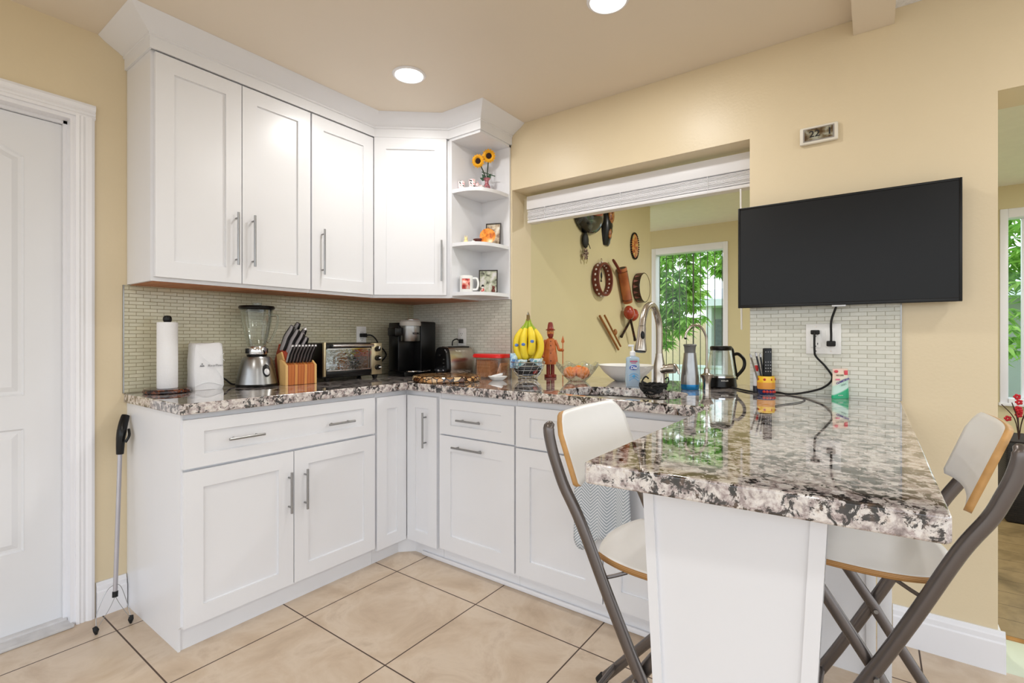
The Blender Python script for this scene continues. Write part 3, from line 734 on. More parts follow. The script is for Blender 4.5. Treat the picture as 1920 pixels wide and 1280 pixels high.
g.tube([(.020*cos(a)-.035, -.03*1-.01, .050+.022*sin(a)) for a in [2*pi*i/20 for i in range(20)]], .0045, 8, loop=True); g.tube([(0, -.03, .03), (-.012, -.0, .0)], .005, 8); g.tube([(-.03, -.03, .03), (-.018, 0, 0)], .005, 8); g.done('grips', blackp, t)
g = G(); g.box(-.02, -.008, -.004, .0, -.03, .01); g.cyl((-.014, -.008, .004), (-.014, .003, .004), .006); g.done('blades', steel, t)

# toaster oven
t = thing('toaster_oven', 'black and brushed steel toaster oven with three knobs', 'toaster oven', (-.66, -.235, Z0))
w = .385
g = G(); g.box(-w/2, w/2, .012, .19, .018, .208, .008); g.done('body', blackp, t)
g = G(); g.box(-w/2+.0, -w/2+.014, -.004, .012, .028, .212, .003); g.done('side_trim', mat('warm_steel', (196, 182, 150), .3, .9), t)
g = G(); g.box(w/2-.075, w/2, -.004, .012, .022, .206, .003); g.done('control_panel', mat('warm_steel', (196, 182, 150), .3, .9), t)
g = G()
x0, x1, z0, z1 = -w/2+.016, w/2-.078, .034, .200
g.box(x0, x1, -.004, .011, z1-.022, z1, .002); g.box(x0, x1, -.004, .011, z0, z0+.022, .002); g.done('door_frame', blackp, t)
g = G(); g.box(x0+.002, x1-.002, -.006, -.0035, z1-.026, z1-.022); g.box(x0+.002, x1-.002, -.006, -.0035, z0+.022, z0+.027); g.box(x1-.006, x1-.002, -.006, -.0035, z0+.022, z1-.022); g.done('door_edge', chrome, t)
g = G(); g.box(x0+.002, x1-.003, .004, .0045, z0+.026, z1-.024); g.done('door_glass', thin_glass('oven_glass', (150, 146, 120), lo=.22, hi=.8), t)
g = G(); g.box(x0+.004, x1-.004, .0105, .0119, z0+.024, z1-.022); g.done('cavity', spots('oven_cavity', 9, [(.4, (20, 18, 14)), (.55, (128, 112, 64)), (.7, (40, 34, 24))], .35), t)
g = G(); g.tube([(x0+.02, -.028, z1-.006), (x1-.004, -.028, z1-.006)], .0085, 12)
for x in (x0+.03, x1-.02): g.cyl((x, -.005, z1-.008), (x, -.026, z1-.006), .005, seg=10)
g.done('handle', chrome, t)
g = G()
for k in range(14): g.cyl((x0+.01+k*.0195, .006, z0+.060), (x0+.01+k*.0195, .0102, z0+.060), .0013, seg=6)
g.cyl((x0+.006, .0075, z0+.062), (x1-.006, .0075, z0+.062), .0016, seg=8); g.box(x0+.11, x0+.16, .0065, .010, z0+.024, z0+.036, .001); g.done('rack', chrome, t)
for i, z in enumerate((.172, .118, .064)):
    g = G(); g.cyl((w/2-.036, -.004, z), (w/2-.036, -.02, z), .0165, .0145, seg=24); k = g.done('knob', blackp, t)
    g = G(); a = (.9, -.1, -.1)[i]; g.box(-.003, .003, -.0235, -.02, 0, .015); pt = g.done('pointer', whitep, k); pt.location = (w/2-.036, 0, z); pt.rotation_euler = (0, (.35, 1.5, 1.5)[i], 0)
for s in (-1, 1):
    for y in (.02, .17): g = G(); g.cyl((s*(w/2-.035), y, 0), (s*(w/2-.035), y, .02), .012, .018, seg=16); g.done('foot', blackp, t)

# coffee maker
t = thing('coffee_maker', 'tall black single-serve coffee maker with a steel brew head in the corner', 'coffee maker', (-.222, -.262, Z0), RAD(-4))
g = G(); g.box(-.125, .125, -.05, .12, 0, .028, .006); g.box(-.12, .12, .02, .12, .028, .33, .008); g.box(.0, .125, -.05, .12, .028, .338, .010); g.done('body', mat('gloss_black', (7, 7, 8), .28, var=.02, spec=.4), t)
g = G(); g.lathe([(0, .215), (.058, .215), (.060, .218), (.060, .305), (.062, .306), (.062, .309), (0, .309)], (-.058, -.020, 0), 40); g.done('brew_head', steel, t)
g = G(); g.lathe([(0, .310), (.064, .310), (.066, .318), (.064, .336), (.056, .343), (0, .344)], (-.058, -.020, 0), 40); g.done('head_lid', mat('grey_plastic', (176, 172, 166), .4), t)
g = G(); g.box(-.100, -.015, -.060, -.02, .340, .352, .004); g.done('lid_handle', chrome, t)
g = G(); g.box(-.172, -.118, -.02, .06, .245, .30, .01); g.done('tank_grip', blackp, t)
g = G(); g.lathe([(0, .0), (.075, .0), (.08, .003), (.078, .008), (0, .008)], (-.02, -.055, .026), 32, sx=1.15, sy=.45); g.done('drip_tray', chrome, t)
text('KEURIG', .0165, blackm, t, (-.058, -.0805, .262), FACE_Y, .0006, bold=.0004)

# two-slice toaster, turned toward the room
t = thing('toaster', 'black toaster with a curved polished steel side and round buttons', 'toaster', (-.128, -.512, Z0), RAD(-14))
g = G()
def toastsec(x, k):
    P = []
    for i in range(28):
        a = 2*pi*i/28; y = math.copysign(abs(cos(a))**.55, cos(a))*.078*k; z = .094 + math.copysign(abs(sin(a))**.55, sin(a))*.088*k
        y *= 1-.22*max(0, (z-.05)/.13)
        P.append(g.bm.verts.new((x, y, z)))
    return P
g.skin([toastsec(x, k) for x, k in ((-.104, .94), (-.097, .99), (-.085, 1), (-.078, 1))]); g.done('end_housing', MATS['gloss_black'], t)
g = G(); g.skin([toastsec(x, k) for x, k in ((-.0775, 1.0), (-.07, 1.01), (.08, 1.01), (.092, .98), (.10, .9))]); g.done('steel_shell', mat('mirror_steel', (196, 190, 180), .22, 1, var=.02), t)
g = G(); g.box(-.07, .08, -.04, -.012, .178, .1835, .002); g.box(-.07, .08, .012, .04, .178, .1835, .002); g.done('slots', blackm, t)
g = G(); g.box(-.09, .09, -.06, .06, 0, .008, .002); g.done('foot_plate', blackp, t)
for i in range(4): g = G(); g.cyl((-.102, -.035, .040+i*.022), (-.108, -.035, .040+i*.022), .005, seg=12); g.done('button', chrome, t)
g = G(); g.cyl((-.102, .012, .035), (-.112, .012, .035), .011, seg=20); g.done('browning_knob', chrome, t)
g = G(); g.box(-.120, -.100, -.012, .012, .125, .137, .003); g.done('lever', blackp, t)

# red-lidded container holding crackers
t = thing('food_container', 'clear plastic food container with a red lid beside the toaster', 'food container', (-.108, -.787, Z0), RAD(-90))
g = G()
def rrect(w_, d_, z, n_=5.0): return [g.bm.verts.new((x, y, z)) for x, y in superell(0, 0, w_, d_, n_, 32)]
g.skin([rrect(.090, .052, .0), rrect(.095, .056, .006), rrect(.102, .062, .118), rrect(.106, .066, .120)], False); g.bm.faces.new([v for v in g.bm.verts][:32]); g.done('tub', thin_glass('tub_plastic', (246, 228, 218), lo=.08, hi=.5, rough=.15), t)
g = G(); g.skin([rrect(.107, .068, .1205), rrect(.109, .071, .1215), rrect(.109, .071, .132), rrect(.104, .066, .142), rrect(.098, .062, .142)]); g.done('lid', mat('red_plastic', (214, 30, 28), .3, var=.04), t)
crk = spots('cracker', 60, [(.35, (196, 150, 106)), (.55, (224, 190, 150)), (.7, (206, 164, 122))], .8)
for i in range(9):
    k = thing('cracker', ['square pink-brown cracker standing in the red-lidded container, near the left end', 'square cracker stacked inside the red-lidded container'][min(i, 1)], 'cracker', (-.108, -.706-.0112*i-.002, Z0+.0075), 0, 'crackers in the red-lidded tub')
    g = G(); g.box(-.040, .040, -.004, .004, 0, .098, .002); g.done('biscuit', crk, k)
k = thing('cracker', 'cracker leaning at an angle at the right end of the red-lidded container', 'cracker', (-.108, -.845, Z0+.0085)); g = G(); g.box(-.038, .038, -.004, .004, 0, .088, .002, rot=Matrix.Rotation(RAD(22), 4, 'X')); g.done('biscuit', crk, k)

# stone-inlay lazy susan
t = thing('serving_board', 'round mosaic stone serving tray lying at the corner of the worktop', 'tray', (-.398, -.700, Z0))
m_ = bpy.data.materials.new('agate_slices'); m_.use_nodes = True; n = m_.node_tree.nodes; l = m_.node_tree.links
vt = n.new('ShaderNodeTexVoronoi'); vt.inputs['Scale'].default_value = 34; tcn = n.new('ShaderNodeTexCoord'); l.new(tcn.outputs['Object'], vt.inputs['Vector'])
bwn = n.new('ShaderNodeRGBToBW'); l.new(vt.outputs['Color'], bwn.inputs[0]); rr_ = ramp(n, [(.2, (96, 58, 34)), (.4, (208, 160, 104)), (.55, (150, 100, 62)), (.7, (226, 196, 150)), (.85, (120, 112, 104))]); l.new(bwn.outputs[0], rr_.inputs[0])
v2 = n.new('ShaderNodeTexVoronoi'); v2.feature = 'DISTANCE_TO_EDGE'; v2.inputs['Scale'].default_value = 34; l.new(tcn.outputs['Object'], v2.inputs['Vector']); r2_ = n.new('ShaderNodeMath'); r2_.operation = 'GREATER_THAN'; r2_.inputs[1].default_value = .07; l.new(v2.outputs['Distance'], r2_.inputs[0])
mm = n.new('ShaderNodeMix'); mm.data_type = 'RGBA'; l.new(r2_.outputs[0], mm.inputs[0]); mm.inputs[6].default_value = lin((40, 24, 14)); l.new(rr_.outputs[0], mm.inputs[7]); l.new(mm.outputs[2], n['Principled BSDF'].inputs['Base Color']); n['Principled BSDF'].inputs['Roughness'].default_value = .08
g = G(); g.lathe([(0, 0), (.175, 0), (.182, .003), (.187, .010), (.185, .026), (.179, .032), (0, .032)], seg=64); g.done('slab', m_, t)

# soap dish
t = thing('soap_dish', 'small white oval dish holding a folded white cloth', 'dish', (-.205, -.905, Z0), RAD(-60))
cer = mat('white_ceramic', (240, 240, 238), .15, var=.01, coat=.4)
g = G(); g.lathe([(0, .0), (.026, 0), (.040, .012), (.048, .022), (.046, .023), (.038, .015), (.022, .006), (0, .005)], seg=36, sx=1.15, sy=.85); g.done('dish', cer, t)
t = thing('folded_cloth', 'small folded white cloth lying in the oval dish', 'cloth', (-.205, -.905, Z0+.022), RAD(-60))
g = G(); g.box(-.034, .030, -.024, .024, 0, .012, .005, 3, rot=Matrix.Rotation(RAD(-14), 4, 'Y')); g.done('cloth', mat('white_cloth', (240, 240, 242), .9, var=.02, bump=.4), t)
# ------------------------------------------------------------------ things by the pass-through
wire = mat('basket_wire', (196, 198, 200), .2, 1)
BX, BY = -.055, -1.006
t = thing('fruit_basket', 'silver wire basket with a banana hook, standing by the wooden figurine', 'basket', (BX, BY, Z0))
def circ(r, z, n_=40, sx=1): return [(r*cos(2*pi*i/n_)*sx, r*sin(2*pi*i/n_), z) for i in range(n_)]
g = G(); g.tube(circ(.098, .100), .0028, 8, loop=True); g.tube(circ(.052, .014), .002, 8, loop=True); g.tube(circ(.055, .003), .003, 8, loop=True)
for z, r in ((.03, .070), (.055, .084), (.078, .093)): g.tube(circ(r, z), .0014, 6, loop=True)
for i in range(14):
    a = 2*pi*i/14; g.tube(smoothpts([(.052*cos(a), .052*sin(a), .014), (.071*cos(a+.2), .071*sin(a+.2), .032), (.090*cos(a+.4), .090*sin(a+.4), .07), (.098*cos(a+.5), .098*sin(a+.5), .1)], 4), .0014, 6)
for i in range(4):
    a = 2*pi*i/4+.4; g.cyl((.052*cos(a), .052*sin(a), .003), (.052*cos(a), .052*sin(a), .015), .002, seg=8)
g.done('wire_bowl', wire, t)
g = G(); g.tube(smoothpts([(.09, .04, .06), (.10, .045, .2), (.09, .045, .33), (.05, .03, .382), (.012, .008, .380), (-.012, -.008, .372), (-.006, -.004, .356)], 6), .003, 8); g.done('banana_hook', wire, t)
# banana bunch
ban = mat('banana_peel', (240, 214, 52), .42, var=.06, vscale=18); bang = mat('banana_green', (150, 176, 40), .45, var=.08); bstem = mat('banana_tip', (58, 44, 24), .6)
bt_ = thing('banana_bunch', 'bunch of yellow bananas with green stems hanging from the basket hook', 'bananas', (BX-.004, BY-.006, Z0+.350))
right = Vector((sin(YAW), -cos(YAW), 0)); fw = Vector((cos(YAW), sin(YAW), 0))
g = G(); g.tube([(.0-.006, 0, .018), (0, 0, .010), (0, 0, -.018)], [.008, .012, .012], 10, r2=[.007, .009, .011]); g.done('crown', mat('banana_crown', (120, 96, 50), .6, var=.2), bt_)
for i, (s, f_, L) in enumerate([(-.95, .1, 1.0), (-.42, -.55, .97), (.28, -.6, .86), (.98, .0, 1.04), (-.15, .5, .98), (.6, .6, 1.0)]):
    P = []
    for k, (o_, z) in enumerate([(.006, -.008), (.016, -.045), (.036, -.085), (.050, -.13), (.050, -.18), (.034, -.225), (.020, -.242)]):
        P.append(right*(s*o_*1.35) + fw*(f_*o_*1.1) + Vector((0, 0, z*L)))
    S = smoothpts(P, 4); n_ = len(S)
    def rad(u): return .0050+.0165*min(1, max(0, (u-.08)/.34))**1.1 * (1 if u < .8 else max(.15, 1-((u-.8)/.2)**2*.9))
    cut = int(n_*.27)
    g = G(); g.tube(S[cut:], [rad(j/(n_-1)) for j in range(cut, n_)], 8); b_ = g.done('banana', ban, bt_, ang=60)
    g = G(); g.tube(S[:cut+1], [rad(j/(n_-1)) for j in range(0, cut+1)], 8); g.done('stem', bang, b_, ang=60)
    g = G(); e_ = S[-1]; g.ball((e_.x, e_.y, e_.z), .0042, seg=8); g.done('tip', bstem, b_)
    if i in (0, 1, 2):
        c_ = S[int(n_*.56)] - fw*.0205
        g = G(); v = g.ball((0, 0, 0), .011, (1, .25, .8), 16); bmesh.ops.transform(g.bm, matrix=Matrix.Translation(c_) @ Matrix.Rotation(-(pi/2-YAW), 4, 'Z'), verts=v)
        g.done('sticker', mat('banana_sticker', (92, 130, 205), .4, var=.5, vscale=90), b_)
# basket contents
t = thing('black_pouch', 'black striped pouch filling the bottom of the wire basket', 'pouch', (BX, BY, Z0+.017))
g = G(); g.ball((0, 0, .046), .07, (1.12, 1.12, .64), 24); g.done('pouch', stripes('black_cloth', 'Z', 22, [(0, (14, 14, 15)), (.86, (20, 20, 22)), (.93, (120, 124, 128)), (1, (30, 30, 32))], .5, 1), t)
def packet(name, label, loc, rz, tilt, w_, h_, m):
    k = thing(name, label, 'packet', loc, rz); g = G(); n_ = 8; V = []
    for j in range(n_+1):
        row = []
        for i in range(n_+1):
            x = (i/n_-.5)*w_; z = j/n_*h_; puff = .012*(1-(2*i/n_-1)**2)*(1-(2*j/n_-1)**2); row.append(g.bm.verts.new((x, -puff+R_.uniform(-.0015, .0015), z)))
        V.append(row)
    for j in range(n_):
        for i in range(n_): g.bm.faces.new((V[j][i], V[j][i+1], V[j+1][i+1], V[j+1][i]))
    ob = g.done('foil_pack', m, k); ob.rotation_euler = (tilt, 0, 0); sm = ob.modifiers.new('t', 'SOLIDIFY'); sm.thickness = .006
    return k
pk1 = spots('blue_packet', 30, [(.35, (60, 120, 180)), (.5, (196, 220, 230)), (.65, (70, 140, 196))], .3, .4)
pk2 = spots('teal_packet', 34, [(.35, (86, 150, 160)), (.5, (214, 226, 226)), (.6, (84, 132, 180)), (.75, (180, 190, 190))], .3, .4)
packet('snack_packet', 'blue snack packet standing up at the left of the basket', (BX-.066, BY+.050, Z0+.065), -.9, -.15, .045, .085, pk1)
packet('snack_packet', 'blue and white snack packet crumpled under the bananas on the left', (BX-.055, BY+.010, Z0+.065), -.7, .25, .06, .05, pk2)
packet('snack_packet', 'pale teal snack packet crumpled under the bananas on the right', (BX-.00, BY-.055, Z0+.065), -1.1, .1, .07, .055, pk2)
t = thing('apple', 'small dark red apple at the right side of the wire basket', 'apple', (BX-.020, BY-.058, Z0+.050)); g = G(); g.ball((0, 0, 0), .018, (1, 1, .92), 18); g.done('fruit', mat('apple_red', (140, 36, 32), .3, var=.25), t)

# carved wooden figurine
t = thing('wooden_figurine', 'carved wooden man in a hat and coat holding a tall spear', 'figurine', (.150, -1.030, Z0), YAW-pi/2)
wo = spots('orange_wood', 14, [(.3, (168, 84, 34)), (.55, (196, 108, 48)), (.7, (150, 70, 28))], .35, .5); wd = mat('red_brown_wood', (128, 40, 28), .35, var=.1)
g = G(); g.lathe([(0, 0), (.036, 0), (.037, .004), (.036, .016), (0, .017)], seg=28, sx=1, sy=.9); g.done('base', wd, t)
for s in (-1, 1): g = G(); g.cyl((s*.013, 0, .016), (s*.013, 0, .082), .012, seg=14); g.done('leg', wd, t)
g = G(); g.lathe([(0, .076), (.046, .078), (.047, .084), (.040, .14), (.030, .20), (.024, .228), (.012, .236), (0, .237)], seg=32, sx=1, sy=.8); coat_ = g.done('coat', wo, t)
g = G()
for z in (.10, .145, .19, .215): g.ball((0, -.037+(z-.1)*.13, z), .003, seg=8)
g.done('button', blackm, coat_)
g = G(); g.lathe([(0, .234), (.011, .236), (.019, .25), (.021, .268), (.019, .285), (0, .29)], seg=24); hd_ = g.done('head', mat('tan_wood', (190, 120, 66), .4, var=.06), t)
g = G(); g.ball((0, -.020, .266), .0045, seg=10); g.done('nose', wo, hd_)
g = G(); g.ball((-.007, -.0185, .273), .0018, seg=8); g.ball((.007, -.0185, .273), .0018, seg=8); g.done('eyes', blackm, hd_)
g = G(); g.lathe([(0, .228), (.010, .232), (.017, .246), (.018, .258), (.010, .262), (0, .262)], (0, -.009, 0), 20, sy=.8); g.done('beard', wd, hd_)
g = G(); g.lathe([(0, .281), (.028, .281), (.030, .284), (.022, .288), (.0185, .292), (.016, .315), (.012, .328), (0, .332)], seg=28); g.done('hat', wd, t)
g = G(); g.tube(smoothpts([(-.027, 0, .222), (-.040, -.004, .19), (-.044, -.006, .13)], 5), [.010]*5+[.009]*5+[.009], 10); g.ball((-.044, -.006, .125), .010, seg=10); g.done('arm', wo, t)
g = G(); g.tube(smoothpts([(.027, 0, .222), (.044, -.004, .185), (.050, -.010, .165), (.066, -.022, .163)], 5), .0088, 10); g.ball((.070, -.024, .163), .010, seg=10); g.done('arm', wo, t)
g = G(); g.cyl((.072, -.025, .0), (.072, -.025, .225), .003, seg=10); g.lathe([(0, 0), (.010, .012), (.006, .03), (0, .05)], (.072, -.025, .20), 12, sy=.3); g.done('spear', wo, t)

# cut-glass bowl with oranges
GX, GY = .015, -1.285
t = thing('glass_bowl', 'cut-glass fruit bowl with a wavy rim holding oranges', 'bowl', (GX, GY, Z0))
g = G(); n_ = 64; rings = []
for r, z, wv in ((.004, .006, 0), (.038, .004, 0), (.044, .0, 0), (.05, .006, 0), (.074, .032, .0), (.095, .062, .003), (.110, .088, .007), (.114, .095, .010)):
    rings.append([g.bm.verts.new((r*(1+(.03 if k % 2 else 0)*(z > .01))*cos(2*pi*k/n_), r*(1+(.03 if k % 2 else 0)*(z > .01))*sin(2*pi*k/n_), z+wv*sin(8*2*pi*k/n_))) for k in range(n_)])
g.skin(rings, False); g.bm.faces.new(rings[0]); gb = g.done('bowl', thin_glass('cut_glass', (250, 252, 252), lo=.05, hi=.75), t, ang=12)
sm = gb.modifiers.new('t', 'SOLIDIFY'); sm.thickness = .002; sm.offset = 1
org = mat('orange_peel', (250, 132, 14), .42, var=.08, vscale=14, bump=.35, bscale=320)
for (a, b_, c, r, lb) in [(-.026, .030, .046, .036, 'left orange in the cut-glass bowl'), (.004, -.034, .047, .037, 'right orange in the cut-glass bowl'), (.036, .012, .052, .034, 'orange at the back of the cut-glass bowl, mostly hidden')]:
    k = thing('orange', lb, 'orange', (GX+a, GY+b_, Z0+c), 0, 'oranges in the glass bowl'); g = G(); g.ball((0, 0, 0), r, (1, 1, .93), 28); f = g.done('fruit', org, k, ang=80)
    g = G(); g.ball((0, 0, r*.93), .003, (1, 1, .5), 8); g.done('stem_end', bang, k)
t = thing('white_bowl', 'wide plain white bowl standing behind the soap bottle', 'bowl', (.205, -1.490, Z0))
g = G(); g.lathe([(0, 0), (.062, 0), (.066, .003), (.080, .012), (.118, .045), (.140, .074), (.147, .084), (.150, .086), (.147, .087), (.134, .075), (.112, .046), (.074, .014), (0, .010)], seg=56, sx=1, sy=1.05); g.done('bowl', cer, t)

# hand soap
t = thing('soap_bottle', 'clear blue pump hand soap bottle at the back of the sink', 'soap bottle', (-.088, -1.648, Z0), YAW-pi/2)
g = G()
def sec(w_, d_, z): return [g.bm.verts.new((x, y, z)) for x, y in superell(0, 0, w_, d_, 2.6, 28)]
g.skin([sec(.030, .018, 0), sec(.034, .021, .004), sec(.037, .022, .03), sec(.035, .021, .08), sec(.032, .019, .12), sec(.033, .019, .135), sec(.030, .017, .142), sec(.012, .012, .148), sec(.011, .011, .152)])
g.done('bottle', mat('soap_blue', (206, 226, 244), .05, var=.03, trans=.55, ior=1.2), t, ang=50)
g = G(); g.lathe([(0, .150), (.014, .150), (.014, .168), (.011, .172), (.005, .173), (.0045, .195), (0, .195)], seg=20); g.box(-.022, .006, -.006, .006, .194, .204, .003); g.done('pump', mat('white_pump', (244, 246, 250), .3, var=.01), t)
lab = mat('label_white', (236, 240, 248), .4, var=.01); blue = mat('label_blue', (52, 84, 178), .4); red_ = mat('label_red', (206, 60, 84), .4)
g = G(); v = g.ball((0, -.0195, .092), .0205, (.98, .12, .62), 24); g.done('label_oval', blue, t)
text('Dial', .020, lab, t, (0, -.0228, .092), FACE_Y, .0004, bold=.0005, shear=.2)
g = G(); g.box(-.018, .018, -.0205, -.0195, .120, .126); g.box(-.012, .012, -.0205, -.0195, .113, .116); g.done('label_text_bar', mat('label_pink', (196, 80, 120), .4), t)
g = G()
for k in range(3): g.tube([(-.022+.044*i/10, -.0225, .03+k*.012+.012*sin(pi*i/10)) for i in range(11)], .0012, 6)
g.ball((0, -.0215, .052), .008, (1, .2, 1), 14); g.done('label_waves', mat('label_lightblue', (90, 170, 222), .4), t)

# kitchen faucet
FX, FY = -.135, -1.797
t = thing('kitchen_faucet', 'brushed nickel pull-down kitchen faucet arching over the sink', 'faucet', (FX, FY, Z0))
g = G(); g.lathe([(0, 0), (.031, 0), (.031, .006), (.0275, .012), (.0265, .075), (.0265, .105), (.018, .15), (.0165, .165), (0, .166)], seg=32); g.done('body', nickel, t)
S = smoothpts([(0, 0, .16), (0, 0, .26), (-.006, .001, .31), (-.04, .003, .362), (-.09, .005, .384), (-.145, .006, .368), (-.182, .006, .325), (-.198, .005, .285)], 8)
g = G(); g.tube(S, .0152, 18); g.done('spout', nickel, t)
dv = Vector((-.022, -.001, -.105))
g = G(); p0 = S[-1]; g.tube([p0, p0+dv*.08, p0+dv*.55, p0+dv*.95, p0+dv], [.0165, .0175, .020, .0265, .0255], 24); g.done('spray_head', nickel, t)
g = G(); q_ = p0+dv*1.0; g.tube([q_, q_+dv*.03], [.024, .022], 24); g.done('nozzle', blackp, t)
g = G(); q_ = p0+dv*.36 - fw*.0170; g.ball((q_.x, q_.y, q_.z), .018, (.5, .5, 1.1), 14); g.done('spray_button', blackp, t)
g = G(); g.tube(smoothpts([(0, -.008, .088), (-.002, -.03, .094), (-.003, -.050, .097)], 5), [.024]*3+[.022]*3+[.0205]*4+[.020], 20); g.tube([(-.003, -.046, .097), (-.005, -.074, .099)], [.0225, .0215], 24); g.done('handle_hub', nickel, t)
g = G(); g.tube(smoothpts([(-.006, -.066, .112), (-.016, -.076, .116), (-.026, -.092, .098), (-.028, -.100, .076)], 5), .006, 10); g.done('lever', nickel, t)
# black scrubber
t = thing('mesh_scrubber', 'tangled black mesh scrubber draped round the base of the faucet', 'scrubber', (FX-.052, FY+.006, Z0))
g = G(); rr = random.Random(3)
for k in range(26):
    a0 = rr.uniform(0, 2*pi); P = []
    for i in range(5):
        a = a0+i*.75; r = rr.uniform(.030, .052); P.append((r*cos(a)*.75-.012, r*sin(a)*1.25, rr.uniform(.006, .034) if r*cos(a) > -.012 else rr.uniform(-.016, .032)))
    g.tube(smoothpts(P, 4), .0036, 6)
g.tube(smoothpts([(-.02, .045, .02), (.0, .055, .04), (.015, .045, .058), (.01, .03, .05)], 6), .004, 6); g.tube(smoothpts([(-.01, -.05, .02), (.0, -.066, .04), (.01, -.06, .06), (.01, -.046, .05)], 6), .003, 6)
g.done('mesh', rubber, t)

# steel bottle, filtered-water tap, kettle
t = thing('steel_bottle', 'brushed steel water bottle with a grey cap and blue base band', 'bottle', (-.055, -1.912, Z0))
g = G(); g.lathe([(0, .0), (.038, .0), (.040, .003), (.041, .022), (.0405, .024), (0, .024)], seg=36); g.done('base_band', mat('blue_band', (22, 116, 170), .25, .5, var=.15), t)
g = G(); g.lathe([(0, .024), (.0405, .024), (.040, .05), (.035, .10), (.029, .145), (.027, .168), (0, .169)], seg=36); g.done('body', steel, t)
g = G(); g.lathe([(0, .168), (.024, .168), (.0245, .180), (.026, .196), (.030, .204), (.026, .208), (0, .209)], seg=30); g.box(-.034, 0, -.01, .01, .198, .207, .004); g.done('cap', mat('grey_cap', (104, 104, 102), .45), t)
t = thing('filter_tap', 'slim nickel filtered-water tap with a thin hooked spout', 'tap', (.0, -1.972, Z0))
g = G(); g.lathe([(0, 0), (.019, 0), (.017, .02), (.020, .045), (.030, .062), (.031, .066), (.018, .070), (.0125, .075), (.011, .095), (.006, .10), (0, .10)], seg=30); g.done('body', nickel, t)
g = G(); g.tube(smoothpts([(0, 0, .095), (0, 0, .20), (-.004, .004, .25), (-.03, .022, .29), (-.07, .045, .292), (-.098, .062, .262), (-.104, .066, .238)], 8), .0055, 12); g.done('spout', nickel, t)
g = G(); g.ball((-.104, .066, .236), .0062, seg=10); g.done('nozzle', blackp, t)
t = thing('electric_kettle', 'glass electric kettle with a black base and handle beside the slim tap', 'kettle', (.155, -1.998, Z0), 0)
g = G(); g.lathe([(0, 0), (.070, 0), (.073, .004), (.070, .022), (.068, .046), (0, .047)], seg=44); g.done('base', blackp, t)
g = G(); g.lathe([(.066, .047), (.0685, .047), (.0685, .054), (.066, .054)], seg=44); g.done('steel_band', chrome, t)
g = G(); g.lathe([(.066, .054), (.064, .075), (.056, .13), (.048, .178), (.0465, .178), (.054, .13), (.062, .075), (.064, .055)], seg=44); g.done('glass_body', MATS['clear_glass'], t)
g = G(); g.lathe([(0, .050), (.065, .050), (.064, .056), (0, .058)], seg=44); g.done('inner_plate', steel, t)
g = G(); g.lathe([(0, .176), (.047, .176), (.050, .182), (.050, .192), (.046, .197), (0, .199)], seg=36); g.done('lid', blackp, t)
rv = right
g = G(); P = [rv*.040+Vector((0, 0, .192)), rv*.055+Vector((0, 0, .178)), rv*.063+Vector((0, 0, .12)), rv*.073+Vector((0, 0, .06)), rv*.074+Vector((0, 0, .035))]
g.tube(smoothpts(P, 6), .0075, 10); P = [rv*.060+Vector((0, 0, .155)), rv*.085+Vector((0, 0, .158)), rv*.112+Vector((0, 0, .13)), rv*.110+Vector((0, 0, .09)), rv*.076+Vector((0, 0, .050))]
g.tube(smoothpts(P, 6), .008, 10); g.done('handle', blackp, t)
g = G(); g.tube([-rv*.045+Vector((0, 0, .166)), -rv*.066+Vector((0, 0, .176))], [.014, .006], 12); g.done('spout', MATS['clear_glass'], t)
k_ = text('MUELLER', .0085, whitep, t, tuple(-fw*.0705+right*-.012+Vector((0, 0, .034))), (pi/2, 0, YAW-pi/2), .0003, bold=.0002)

# pen cup and what stands in it
CX, CY = -.052, -2.228
t = thing('pencil_cup', 'small ceramic cup banded yellow, orange and navy holding pens', 'cup', (CX, CY, Z0))
g = G(); g.lathe([(0, 0), (.030, 0), (.032, .003), (.034, .022), (.0325, .022), (0, .006)], seg=36); g.done('navy_band', mat('navy_glaze', (30, 44, 92), .2, var=.2), t)
g = G(); g.lathe([(.0325, .022), (.034, .022), (.0355, .035), (.035, .050), (.033, .050)], seg=36); g.done('orange_band', mat('orange_glaze', (222, 150, 62), .25, var=.05), t)
g = G(); g.lathe([(.033, .050), (.035, .050), (.0345, .060), (.0325, .076), (.030, .076), (.031, .060)], seg=36); yb = g.done('yellow_band', mat('yellow_glaze', (246, 196, 40), .25, var=.05), t)
g = G()
for a in range(8):
    an_ = 2*pi*a/8; g.ball((.0345*cos(an_), .0345*sin(an_), .063), .005, (.5 if abs(cos(an_)) > .7 else 1, .5 if abs(sin(an_)) > .7 else 1, 1), 8)
g.done('painted_square', mat('red_glaze', (190, 40, 24), .3), yb)
g = G()
for a in range(5):
    an_ = YAW+pi+(a-2)*.35; g.ball((.0335*cos(an_), .0335*sin(an_), .012), .006, (.4, 1, 1), 8)
g.done('painted_flower', MATS['red_glaze'], t)
t = thing('remote_control', 'slim black remote control standing in the banded cup', 'remote control', (CX+.0, CY-.004, Z0+.010), YAW-pi/2)
g = G(); g.box(-.0175, .0175, -.008, .006, 0, .184, .004); g.done('body', blackp, t)
g = G()
for z in (.168,): 
    for x in (-.010, 0, .010): g.cyl((x, -.0075, z), (x, -.0092, z), .0022, seg=8)
for z in (.125, .112, .099, .086):
    for x in (-.010, 0, .010): g.cyl((x, -.0075, z), (x, -.0092, z), .0026, seg=8)
g.done('buttons', mat('button_grey', (150, 150, 152), .5), t)
